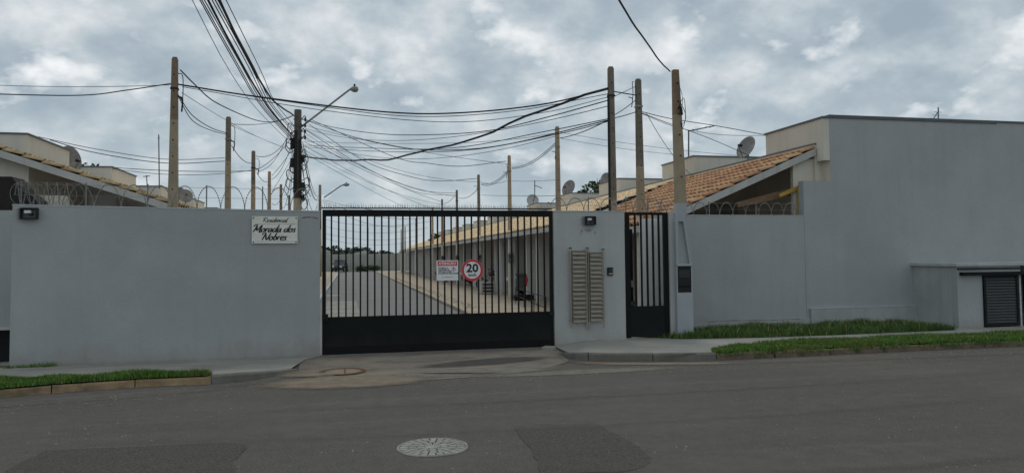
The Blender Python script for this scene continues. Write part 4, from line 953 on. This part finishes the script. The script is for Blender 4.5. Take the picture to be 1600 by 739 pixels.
hl1 = house(-1, 0, -3.32, 2.72, -7.25, 4.05, 15.3, 21.4, (18.95, 21.6), 'nearest left house showing its verge board and straw tile edge', tileLM, True, detail=1, fsh=.135)
MB().prism([(-7.4, 15.6, 0), (-5.95, 15.6, 0), (-5.95, 15.6, 3.46), (-7.2, 15.6, 3.88), (-7.4, 15.6, 3.88)], (0, 2.4, 0)).build('front_wall', creamM, hl1)
MB().box((-5.5, 17.5, 0), (-5.02, 17.7, 3.1)).build('porch_wall', whiteM, hl1)
MB().box((-6.0, 14.9, 0), (-5.1, 15.2, P(70, 306, Y=15).z)).build('planter_wall', creamM, hl1)
for k in range(1, 8):
    y0 = 21.45+6.25*(k-1); ta = (25.2+6.2*(k-1), 27.9+6.2*(k-1))
    if k == 1: src = house(-1, k, -3.4, 2.6, -7.25, 4.0, y0, y0+6.2, ta, 'second house on the left with a straw tiled roof', tileYM); s0 = (src.location.x, y0)
    else: copy_tree(src, (s0[0], y0, 0), '%s house along the left side of the inner street, counted from the front wall' % ORD[k])
# dark sheeting heap at far left above the wall
mb = MB(); q = []
pts = [(-30, 268), (0, 276), (18, 276), (24, 284), (32, 292), (36, 300), (46, 303), (56, 312), (58, 332), (-30, 332)]
mb.prism([P(u, v, Y=14.0) for u, v in pts], (0, .5, 0)); tp = mb.build('tarpaulin', tarpM); tag(tp, 'ragged dark brown sheeting behind the wall at the far left edge', 'tarpaulin')

# ================================================================== UTILITY HOUSING at right
Yf = 12.78; ux = P(1498, 500, Y=Yf).x; ztp = P(1560, 410.5, Y=Yf).z
ut = thing('bin_enclosure', (ux, Yf, .1), 'low grey bin enclosure with a flat slab top at the right', 'enclosure')
vx0, vx1 = P(1536, 470, Y=Yf).x, P(1590, 470, Y=Yf).x; zh = P(1560, 427, Y=Yf).z
MB().box((ux, Yf, .08), (vx0-.002, Yf+.15, ztp-.06)).build('front_wall', wallM, ut)
MB().box((vx0-.002, Yf, zh), (vx1+.10, Yf+.15, ztp-.06)).build('lintel', wallM2, ut)
MB().box((vx1+.06, Yf, .08), (vx1+.10, Yf+.15, zh)).build('jamb', capM, ut)
MB().box((vx1+.24, Yf+.02, .08), (ux+6, Yf+.15, ztp-.06)).build('front_wall', wallM2, ut)
MB().box((ux-.0, Yf+.15, .08), (ux+.15, YB-.006, ztp-.06)).build('side_wall', plinthM, ut)
MB().box((ux-.05, Yf-.05, ztp-.06), (ux+6, YB-.007, ztp)).build('roof_slab', capM, ut)
MB().box((ux+.0, Yf-.035, ztp-.13), (ux+6, Yf-.002, ztp-.10)).build('drip_strip', darkM, ut)
MB().box((P(1499, 428, Y=Yf).x, Yf-.10, P(1520, 430, Y=Yf).z-.0), (ux+6, Yf-.002, P(1520, 425, Y=Yf).z)).build('gate_track', blackM, ut)
zl0, zl1 = .14, zh-.02
lo = MB(); lo.box((vx0, Yf-.04, zl0), (vx0+.05, Yf+.02, zl1)).box((vx1-.05, Yf-.04, zl0), (vx1, Yf+.02, zl1)).box((vx0+.05, Yf-.038, zl1-.05), (vx1-.05, Yf+.018, zl1)).box((vx0+.05, Yf-.038, zl0), (vx1-.05, Yf+.018, zl0+.05))
lv = lo.build('louvre_door', panelM, ut); n = 16
for k in range(n):
    z = zl0+.06+(zl1-zl0-.12)*(k+.5)/n; hh = (zl1-zl0-.12)/n
    mb = MB(); mb.prism([(vx0+.05, Yf-.035, z-hh*.45), (vx0+.05, Yf-.028, z-hh*.45), (vx0+.05, Yf+.005, z+hh*.5), (vx0+.05, Yf-.006, z+hh*.5)], (vx1-vx0-.1, 0, 0)); mb.build('slat', mat('slat steel', (.030, .036, .038), .5, .2, 5), lv)
MB().box((vx0+.05, Yf+.02, zl0), (vx1-.05, Yf+.03, zl1)).build('back_sheet', darkReM, lv)
MB().box((vx1+.17, Yf-.01, .12), (vx1+.21, Yf+.03, zh)).build('gate_post', blackM, ut)
MB().box((vx1+.0, Yf+.5, .12), (vx1+.35, Yf+.52, zh)).build('inner_back', innerM, ut)

# ================================================================== MANHOLES
def cells(rt, c, m, rings, z):
    for (r0, r1, n, off_) in rings:
        for k in range(n):
            a0, a1 = 2*math.pi*(k+.09+off_)/n, 2*math.pi*(k+.91+off_)/n
            pts = [(c.x+r*math.cos(a), c.y+r*math.sin(a), z) for r, a in ((r0, a0), (r1, a0), (r1, (a0+a1)/2), (r1, a1), (r0, a1))]
            MB().prism(pts, (0, 0, .006)).build('tread', m, rt)
c = G(676, 699, 0); mh = thing('manhole_cover', (c.x, c.y, 0), 'round pale iron manhole cover with radial treads in the street', 'manhole cover'); rM = .305
MB().cyl((c.x, c.y, -.02), (c.x, c.y, .006), rM, 48).build('base_plate', recM, mh)
ring2 = MB(); vs = []
for k in range(48):
    q = 2*math.pi*k/48
    for r, z in ((rM*.94, .012), (rM*1.0, .012), (rM*1.02, .003)): vs.append((c.x+r*math.cos(q), c.y+r*math.sin(q), z))
ring2.add(vs, [(3*k+j, 3*k+j+1, 3*((k+1) % 48)+j+1, 3*((k+1) % 48)+j) for k in range(48) for j in range(2)]); ring2.build('rim', manM, mh)
cells(mh, c, manM, ((rM*.70, rM*.925, 24, 0), (rM*.46, rM*.685, 16, .3), (rM*.24, rM*.445, 9, .1)), .006)
MB().cyl((c.x, c.y, .006), (c.x, c.y, .012), rM*.22, 24).build('hub', manM, mh)
c = G(536, 580.5, .01); m2 = thing('manhole_cover', (c.x, c.y, .01), 'dust filled manhole cover with a rusty brown rim before the gate', 'manhole cover')
MB().cyl((c.x, c.y, -.01), (c.x, c.y, .016), .27, 36).build('cover', dustM, m2)
mb = MB(); vs = []
for k in range(49):
    q = -2.0+5.2*k/48; w_ = .03+.03*abs(math.sin(q*1.5))
    for r, z in ((.30-w_, .018), (.31+w_*.5, .019)): vs.append((c.x+r*math.cos(q), c.y+r*math.sin(q), z))
mb.add(vs, [(2*k, 2*k+1, 2*k+3, 2*k+2) for k in range(48)]); mb.build('rim', rustM, m2)
MB().box((c.x+.02, c.y-.2, .016), (c.x+.035, c.y+.2, .021)).build('seam', rustM, m2)
p = P(853, 548, Z=.0); tk = MB(); tk.prism([(p.x-.08, p.y, 0), (p.x+.10, p.y-.15, 0), (p.x+.22, p.y+.05, 0), (p.x+.05, p.y+.2, 0)], (0, 0, .07)); o_ = tk.build('concrete_lump', concM); tag(o_, 'broken lump of concrete at the right end of the gate track', 'rubble')

# ================================================================== INNER STREET
sheet('inner_ground', [(-60, 14.2, -.01), (60, 14.2, -.01), (60, 101, -.01), (-60, 101, -.01)], tanM)
sheet('inner_street', [(-1.1, 13.12, .004), (3.3, 13.12, .004), (3.3, 98, .004), (-1.1, 98, .004)], innerAsphM)
sheet('inner_street', [(-30, 13.3, -.004), (-1.1, 13.3, -.004), (-1.1, 14.3, -.004), (-30, 14.3, -.004)], concM)
sheet('inner_street', [(3.3, 13.11, -.004), (5.0, 13.11, -.004), (5.0, 14.3, -.004), (3.3, 14.3, -.004)], tanM)
sheet('concrete_patch', [P(507, 500, Z=.008), P(566, 500, Z=.008), P(562, 486, Z=.008), P(556, 470, Z=.008), P(507, 470, Z=.008)], mat('pale worn concrete', (.33, .315, .28), .95, .2, 1.2, .5, 40, c2=(.23, .215, .19), s2=1.5))
sheet('concrete_patch', [P(510, 462.5, Z=.008), P(532, 461.5, Z=.008), P(532, 460.6, Z=.008), P(510, 461.2, Z=.008)], capM)
MB_ = MB()
for (x0, x1, m, lab) in ((3.3, 3.45, tanM, 'pale kerb line down the right side of the inner street'), (-1.25, -1.1, capM, 'pale kerb line down the left side of the inner street')):
    kr = thing('kerb', (x0, 13.4, 0), lab, 'kerb'); y = 13.4; n_k = 0
    while y < 98:
        MB().box((x0, y, 0), (x1, y+.985, .11), bev=.01).build('kerb_stone', m, kr); y += 1.0
sheet('inner_pavement', [(3.45, 13.4, .09), (10, 13.4, .09), (10, 98, .09), (3.45, 98, .09)], tanM)
sheet('inner_pavement', [(-7.3, 15, .09), (-1.25, 15, .09), (-1.25, 98, .09), (-7.3, 98, .09)], tanM)
grass('grass', [(3.5, 22), (4.0, 22), (3.8, 60), (3.5, 60)], .09, 700, .02, .06, mat('dry grass', (.34, .30, .12), .8, .3, 3, island=.4), 'patchy yellowish grass strip beside the inner kerb', w=.012)
# far boundary wall, trees, houses
bw = thing('boundary_wall', (0, 101, 0), 'long grey block wall closing the far end of the inner street', 'wall')
MB().box((-40, 101, -.02), (40, 101.2, 2.35)).build('wall_panel', rwallM, bw)
for x in range(-36, 40, 4): MB().box((x-.12, 100.9, 0), (x+.12, 100.999, 2.45)).build('pillar', rwallM, bw)
fh = [(-4.5, 112, 4, 3.1), (2.5, 125, 6, 2.6), (10, 118, 5, 2.9)]
for i, (x, y, w_, h_) in enumerate(fh):
    hs = thing('distant_house', (x, y, 0), ('small white distant house beyond the far wall at the left', 'low distant house with a pale roof beyond the far wall, middle', 'distant house beyond the far wall behind the row of poles')[i], 'house', 'distant houses beyond the far wall')
    MB().box((x-w_/2, y, 0), (x+w_/2, y+5, h_-.4)).build('wall', creamM, hs)
    MB().prism([(x-w_/2-.2, y-.2, h_-.4), (x+w_/2+.2, y-.2, h_-.4), (x, y-.2, h_+.5)], (0, 5.4, 0)).build('roof', capM, hs)
def tree(x, y, h, cr, label, m=leafM, n=900, ls=.16, group='trees beyond the far wall'):
    r = thing('tree', (x, y, 0), label, 'tree', group); rn = random.Random(int(x*91+y*13))
    MB().tube([(x, y, 0), (x+.1, y, h*.35), (x+.05, y+.05, h*.7)], [h*.035, h*.026, h*.012], 8).build('trunk', barkM, r)
    lobes = []
    for k in range(6):
        a = rn.uniform(0, 6.28); e = cr*rn.uniform(.25, .6); c_ = Vector((x+math.cos(a)*e, y+math.sin(a)*e, h*rn.uniform(.5, .82))); lobes.append((c_, cr*rn.uniform(.38, .6)))
        MB().tube([(x+.05, y, h*.4), c_], [h*.014, h*.005], 5).build('limb', barkM, r)
    lobes.append((Vector((x, y, h-cr*.45)), cr*.5)); vs = []; fs = []
    for _ in range(n):
        c_, rr_ = rn.choice(lobes); v = Vector((rn.gauss(0, 1), rn.gauss(0, 1), rn.gauss(0, 1))).normalized()*rr_*rn.uniform(.55, 1.08); v.z *= .8; p = c_+v
        a = Vector((rn.uniform(-1, 1), rn.uniform(-1, 1), rn.uniform(-.6, .6))).normalized(); b = a.cross(Vector((rn.uniform(-1, 1), rn.uniform(-1, 1), rn.uniform(-1, 1)))).normalized(); s_ = ls*rn.uniform(.6, 1.4); o = len(vs)
        vs += [p-a*s_, p+b*s_*.5, p+a*s_, p-b*s_*.5]; fs.append((o, o+1, o+2, o+3))
    mb = MB(); mb.v = [tuple(v) for v in vs]; mb.f = fs; mb.build('crown', m, r); return r
for i, (px_, top, Yt, cr) in enumerate(((505, 390, 130, 3.2), (516, 389, 128, 3.0), (528, 391, 140, 2.6), (540, 390.5, 130, 3.2), (552, 390, 138, 2.6), (562, 389, 130, 2.6), (574, 388, 126, 2.4), (590, 397, 140, 2.4), (604, 395, 134, 2.4), (495, 390, 132, 3.0), (480, 392, 135, 3))):
    q = P(px_, top, Y=Yt); tree(q.x, Yt, q.z, cr, '%s dark green tree from the left beyond the far wall' % ORD[i], leafFM, 800, .34)
q = P(925, 283, Y=47); tree(q.x, 47, q.z, 1.9, 'dark round tree rising behind the third cream roof block', leafM, 1500, .17, None)
q = P(941, 276, Y=52); tree(q.x, 52, q.z, 1.8, 'dark tree just left of the tall dark pole above the roofs', leafM, 1200, .17, None)
q = P(860, 313, Y=70); tree(q.x, 70, q.z, 1.7, 'low dark tree behind the roofs beside the pale dish', leafM, 600, .2, None)
q = P(680, 364, Y=78); tree(q.x, 78, q.z, 1.0, 'small tree poking above the straw roofs seen through the bars', leafM, 400, .2, None)
q = P(140, 253, Y=32); tree(q.x, 32, q.z, .8, 'small green tree top behind the left cream roof block', leafM, 500, .09, None)

# ================================================================== DISHES AND ANTENNAS
def dish(px_, py_, Y_, rad, yaw, tilt, m, label, foot=None):
    c_ = P(px_, py_, Y=Y_); r = thing('satellite_dish', tuple(c_), label, 'satellite dish', 'satellite dishes on the roofs')
    M = Matrix.Translation(c_) @ Matrix.Rotation(yaw, 4, 'Z') @ Matrix.Rotation(tilt, 4, 'X')
    n = 24; rings = (0, .35, .65, .85, 1.0); vs = []; fs = []
    for i, q in enumerate(rings):
        for k in range(n):
            a = 2*math.pi*k/n; vs.append(M @ Vector((rad*q*math.cos(a)*.93, -rad*.24*q*q, rad*q*math.sin(a))))
    for i in range(len(rings)-1):
        for k in range(n): fs.append((i*n+k, i*n+(k+1) % n, (i+1)*n+(k+1) % n, (i+1)*n+k))
    off0 = len(vs); vs2 = [v + (M.to_3x3() @ Vector((0, .015, 0))) for v in vs]; mb = MB(); mb.add(vs, fs); mb.add(vs2, [f[::-1] for f in fs])
    e = (len(rings)-1)*n; mb.f += [(e+k, e+(k+1) % n, off0+e+(k+1) % n, off0+e+k) for k in range(n)]
    mb.build('reflector', m, r, True)
    tip = M @ Vector((0, -rad*1.0, -rad*.25))
    MB().tube([M @ Vector((0, -rad*.2, -rad*.95)), tip], .014, 6).build('feed_arm', galvM, r)
    MB().tube([tip, tip+(M.to_3x3() @ Vector((0, .1, .05)))], [.035, .045], 8).build('receiver', darkM, r)
    f = foot if foot is not None else c_.z-rad*1.3
    b0 = M @ Vector((0, .08, -.1)); MB().tube([b0, (b0.x, b0.y+.03, b0.z-.1), (b0.x, b0.y+.03, f)], .022, 6).build('mast', galvM, r)
dish(1168, 232, 18.5, .34, R(-74), R(-24), dishM, 'large grey satellite dish seen edge on above the orange roof', 3.9)
dish(106, 251, 22.6, .40, R(62), R(-8), dishM, 'brown satellite dish half hidden by the nearest left cream block', 4.0)
dish(290, 307, 33, .30, R(20), R(-20), dishM, 'dark satellite dish to the right of the tall tan pole', 4.0)
dish(279, 303, 34, .30, R(10), R(-20), dishM, 'grey satellite dish touching the tall tan pole', 4.0)
dish(890, 295, 34, .42, R(-58), R(-20), dishM, 'tilted satellite dish on the roof right of second right pole', 4.0)
dish(832, 314, 46, .42, R(-5), R(-15), dishLM, 'pale round satellite dish above the gate', 4.0)
dish(950, 284, 42, .55, R(5), R(-20), dishM, 'round satellite dish just left of the tall dark pole', 4.0)
def antenna(pts, boom, els, r, label, name='antenna', m=None):
    """pts: mast (px,py),(px,py),Y ; boom (px,py),(px,py)"""
    (a, b, Y_) = pts; A, B = P(*a, Y=Y_), P(*b, Y=Y_); t = thing(name, tuple(B), label, 'antenna', 'aerials on the roofs'); m = m or cableGM
    MB().tube([B, A], r, 6).build('mast', m, t)
    if boom:
        C, D = P(*boom[0], Y=Y_), P(*boom[1], Y=Y_); MB().tube([C, D], r*.8, 5).build('boom', m, t)
        for k in range(els):
            p_ = C.lerp(D, (k+.5)/els); MB().tube([p_-Vector((.0, r*8, r*2)), p_+Vector((0, r*8, r*2))], r*.5, 4).build('element', m, t)
antenna(((1076, 204), (1076, 246), 21), ((1076, 205), (1116, 197)), 2, .022, 'aerial with one long arm above second cream roof block')
antenna(((1466, 168), (1466, 189), 15.5), ((1457, 188), (1467, 173)), 3, .014, 'small aerial on top of the large grey house wall')
antenna(((248, 212), (249, 295), 31), ((248, 210), (248, 222)), 1, .022, 'tall thin aerial mast left of the tall tan pole')
antenna(((229, 274), (230, 292), 31), ((224, 276), (234, 275)), 3, .018, 'tiny aerial on the left roof block')
antenna(((835.5, 282), (835.5, 310), 46), ((836, 290), (847, 294)), 3, .03, 'aerial standing above the pale dish over the gate')
antenna(((575, 355), (575, 392), 115), None, 0, .10, 'distant thin mast beyond the far wall')
antenna(((594, 391), (594, 400), 112), ((592, 393), (596, 393)), 1, .09, 'distant short mast beyond the far wall')

# ================================================================== CARS AND SMALL THINGS IN THE CAR PORTS
def car(x, y, rz, paint, label, Lc=3.9, Wc=1.65, Hc=1.48):
    r = thing('parked_car', (x, y, .09), label, 'car', 'cars parked along the inner street'); M = Matrix.Translation((x, y, .09)) @ Matrix.Rotation(rz, 4, 'Z')
    def loft(secs, nm, m, par=r):
        mb = MB(); vs = []
        for (xx, hw, z0, z1) in secs:
            c_ = min(.08, (z1-z0)*.3)
            for a, b in ((-hw, z0+c_), (-hw+c_, z0), (hw-c_, z0), (hw, z0+c_), (hw, z1-c_), (hw-c_*1.4, z1), (-hw+c_*1.4, z1), (-hw, z1-c_)): vs.append(M @ Vector((xx, a, b)))
        n = len(secs); fs = [tuple(range(8)), tuple(range(8*n-8, 8*n))[::-1]]
        for j in range(n-1): fs += [(8*j+i, 8*j+(i+1) % 8, 8*j+8+(i+1) % 8, 8*j+8+i) for i in range(8)]
        return mb.add(vs, fs).build(nm, m, par, False)
    h = Wc/2; l = Lc/2
    loft([(-l, h*.82, .35, .62), (-l+.12, h*.93, .22, .82), (-l+.6, h, .2, .90), (-.2, h, .2, .93), (l-1.1, h, .2, .92), (l-.35, h*.95, .2, .92), (l-.02, h*.85, .28, .80)], 'body', paint)
    loft([(-l+.95, h*.80, .88, .93), (-l+1.55, h*.74, .90, Hc-.05), (-.1, h*.74, .90, Hc), (l-.75, h*.76, .90, Hc-.06), (l-.3, h*.82, .88, .95)], 'cabin_glass', glassM)
    loft([(-l+1.5, h*.72, Hc-.06, Hc+.005), (-.1, h*.73, Hc-.04, Hc+.02), (l-.8, h*.74, Hc-.08, Hc-.01)], 'roof', paint)
    for xx in (-l+.75, l-.7):
        for sy in (-1, 1):
            a = M @ Vector((xx, sy*(h-.19), .30)); b = M @ Vector((xx, sy*(h+.01), .30)); wh = MB().cyl(a, b, .30, 18).build('wheel', tyreM, r)
            MB().cyl(b, M @ Vector((xx, sy*(h+.018), .30)), .19, 12).build('rim', steelM, wh)
    for sy in (-1, 1):
        MB().box((-l-.01, sy*h*.6-.14, .60), (-l+.14, sy*h*.6+.14, .74), M).build('headlight', lensM, r)
        MB().box((l-.1, sy*h*.7-.1, .66), (l+.005, sy*h*.7+.1, .84), M).build('tail_light', redM, r)
        MB().box((-l+1.15, sy*(h*.9), .92), (-l+1.3, sy*(h*1.1), 1.04), M).build('mirror', paint, r)
    MB().box((-l-.005, -.3, .36), (-l+.06, .3, .50), M).build('grille', darkM, r)
    return r
car(8.3, 42.0, 0, carMM, 'dark maroon car in a right-hand car port behind the notice')
car(8.4, 29.6, 0, carGM, 'grey car under a car port right of the speed limit sign')
car(8.3, 55.3, 0, carDM, 'black car in a car port further along the right row')
q = P(532, 424, Z=0); car(q.x, 96.5, R(80), carDM, 'black car parked at the far end of the inner street')
for i, u in enumerate((562, 574, 588)):
    q = P(u, 416.5, Y=99); tree(q.x, 99, q.z, .9, '%s low dark shrub from the left in front of the far boundary wall' % ORD[i], leafM, 350, .12, 'shrubs against the far wall')
def moto(x, y, label):
    r = thing('motorcycle', (x, y, .09), label, 'motorcycle', 'motorcycles in the car ports'); 
    for dx_ in (-.6, .6):
        pts = [(x+dx_+.27*math.cos(a*math.pi/8), y, .38+.27*math.sin(a*math.pi/8)) for a in range(17)]; MB().tube(pts, .05, 6).build('wheel', tyreM, r)
    MB().tube([(x-.6, y, .38), (x-.3, y, .95), (x-.25, y, 1.1)], .03, 6).build('fork', steelM, r)
    MB().tube([(x-.25, y-.32, 1.12), (x-.28, y, 1.08), (x-.25, y+.32, 1.12)], .018, 6).build('handlebar', darkM, r)
    MB().tube([(x-.28, y, .82), (x-.05, y, .92), (x+.15, y, .86)], [.08, .15, .1], 10).build('fuel_tank', carMM, r)
    MB().tube([(x+.12, y, .86), (x+.4, y, .86), (x+.72, y, .93)], [.09, .11, .06], 8).build('seat', darkM, r)
    MB().box((x-.2, y-.12, .35), (x+.18, y+.12, .70), bev=.03).build('engine', steelM, r)
moto(6.9, 35.2, 'motorcycle in a car port just below the speed limit sign'); moto(7.0, 48.6, 'motorcycle standing in a car port further back')
q = P(815, 466, Y=26.4)
MB0 = MB().box((q.x-.35, 26.0, .09), (q.x+.35, 26.3, .30), bev=.03).build('trough', darkM); tag(MB0, 'black trough on the pavement at the foot of the right house', 'trough')
q = P(763, 462, Y=31); t_ = thing('crate', (q.x, 31, .09), 'pale grey slatted crate standing on the pavement under the car port', 'crate')
MB().box((q.x-.32, 31, .12), (q.x+.32, 31.4, .62), bev=.01).build('crate_body', fasM, t_)
for z in (.2, .34, .48): MB().box((q.x-.24, 30.985, z), (q.x+.24, 30.999, z+.06)).build('slot', darkM, t_)
q = P(822, 437, Y=26.8); o_ = MB().tube([(q.x, 26.8, q.z-.25), (q.x+.03, 26.8, q.z), (q.x, 26.8, q.z+.22)], [.02, .045, .02], 10).build('fire_extinguisher', redM); tag(o_, 'small red item hanging on the pale car port wall', 'extinguisher')
# meter boxes on second pole column
for k in range(1, 6):
    x, y, _ = POLES['R%d' % k]; z = 1.45; t_ = thing('meter_box', (x, y-.16, z), 'grey meter box strapped low on the %s right pole' % ORD[k], 'meter box', 'meter boxes on the right poles')
    MB().box((x-.12, y-.20, z), (x+.08, y-.10, z+.36), bev=.01).build('case', lampM, t_); MB().box((x-.08, y-.206, z+.18), (x+.04, y-.2005, z+.30)).build('window', glassM, t_)
# low white rail and fence by the first bay
fr = thing('low_rail', (5.2, 20.5, .09), 'low dark pipe rail by the first right bay seen through the gate end', 'rail')
for z in (.35, .62): MB().tube([(4.9, 18.2, z), (5.6, 24.8, z)], .014, 6).build('rail_bar', darkM, fr)
for t in (0, .33, .66, 1): MB().tube([(4.9+.7*t, 18.2+6.6*t, .09), (4.9+.7*t, 18.2+6.6*t, .64)], .014, 6).build('post', darkM, fr)

# loose grit, pebbles and litter
def grit(name, poly, z, n, r0, r1, m, label):
    xs = [p[0] for p in poly]; ys = [p[1] for p in poly]; mb = MB(); c = 0
    while c < n:
        x = random.uniform(min(xs), max(xs)); y = random.uniform(min(ys), max(ys))
        if not inpoly(x, y, poly): continue
        c += 1; r = r0+(r1-r0)*random.random()**3; a = random.random()*6.28
        q = [(x+r*random.uniform(.6, 1.2)*math.cos(a+t), y+r*random.uniform(.6, 1.2)*math.sin(a+t), z) for t in (0, 1.3, 2.6, 3.9, 5.1)]
        mb.add(q+[(x, y, z+r*.7)], [(i, (i+1) % 5, 5) for i in range(5)])
    o = mb.build(name, m); tag(o, label, 'gravel', kind='stuff')
gP = [tuple(p)[:2] for p in (G(-40, 640), G(300, 606), G(480, 585), G(700, 587), G(900, 568), G(1100, 567), G(1600, 543), G(1600, 560), G(1000, 585), G(700, 606), G(300, 622), G(-40, 660))]
dryM = mat('dry straw blades', (.36, .29, .14), .85, .3, 3, island=.4)
grass('dry_grass', gl, .112, 900, .04, .11, dryM, 'dry straw coloured blades in the left verge')
grass('dry_grass', gr_, .116, 1800, .03, .10, dryM, 'dry straw coloured blades in the right verge')
grass('dry_grass', bed, .118, 900, .08, .26, dryM, 'dry stalks in the taller grass at the right wall')
grit('gravel', gP, .006, 1500, .004, .022, dustM, 'loose pale grit along the kerb and driveway mouth')
gP = [tuple(p)[:2] for p in (G(-100, 660), G(700, 610), G(1600, 560), G(1700, 760), G(-100, 760))]
grit('gravel', gP, .0005, 1300, .002, .012, mat('pale stone chips', (.30, .28, .25), .9, .3, 9), 'scattered stone chips on the street surface')
pl_ = MB(); x_, z_ = P(920, 359, Y=YW).x, P(920, 359, Y=YW).z
for (dx_, dz_, w_, h_) in ((-.02, .0, .16, .018), (.0, -.025, .10, .014), (-.14, -.02, .05, .03), (-.16, -.07, .03, .02), (.12, -.05, .03, .04)): pl_.prism([(x_+dx_-w_/2, YW-.003, z_+dz_), (x_+dx_-w_*.2, YW-.003, z_+dz_-h_), (x_+dx_+w_/2, YW-.003, z_+dz_-h_*.3), (x_+dx_+w_*.3, YW-.003, z_+dz_+h_)], (0, .002, 0))
pl_.build('paint_peel', concM, pw)

# hairline cracks and a dusty splash line on the walls
def wallcrack(parent, pxs, Y, w=.006):
    pts = catmull([P(u, v, Y=Y) for u, v in pxs], 5); a = []
    for p in pts:
        r = w*random.uniform(.3, 1.2); a += [p+Vector((0, 0, r)), p-Vector((0, 0, r))]
    MB().add(a, [(2*i, 2*i+1, 2*i+3, 2*i+2) for i in range(len(pts)-1)]).build('hairline_crack', darkReM, parent)
wallcrack(lwT, [(470, 341), (478, 339.5), (488, 339.5), (497, 341)], 12.865)
wallcrack(rw, [(1105, 503), (1150, 500.5), (1200, 500), (1250, 498)], YB-.0315, .004)
for i, (x0, y0, mx, my, x1, y1, Yb, k) in enumerate((
    (476, 196, 600, 226, 791, 256, yR(2), 'third right'), (477, 202, 610, 262, 745, 284, yR(3), 'fourth right'),
    (478, 209, 590, 272, 712, 307, yR(4), 'fifth right'), (474, 217, 700, 246, 868, 213, yR(1), 'second right'),
    (474, 234, 620, 302, 689, 319, yR(5), 'sixth right'), (475, 200, 690, 216, 950, 166, yR(0), 'tall dark'))):
    cable(((x0, y0), yU), ((x1, y1), Yb), [(mx, my)], .009, 'extra slack fine cable from the utility pole to the %s pole' % k, cableGM)
for i, (x1, y1, x0, y0, Yb, mx, my) in enumerate(((457, 190, 402, 268, yL(2), 436, 240), (457, 220, 425, 280, yL(3), 441, 262), (458, 226, 425, 318, 33, 447, 285), (458, 232, 438, 318, 33, 452, 290), (459, 240, 447, 318, 34, 455, 290))):
    cable(((x0, y0), Yb), ((x1, y1), yU), [(mx, my)], .010, '%s of the slack cables falling left of the utility pole' % ORD[i])
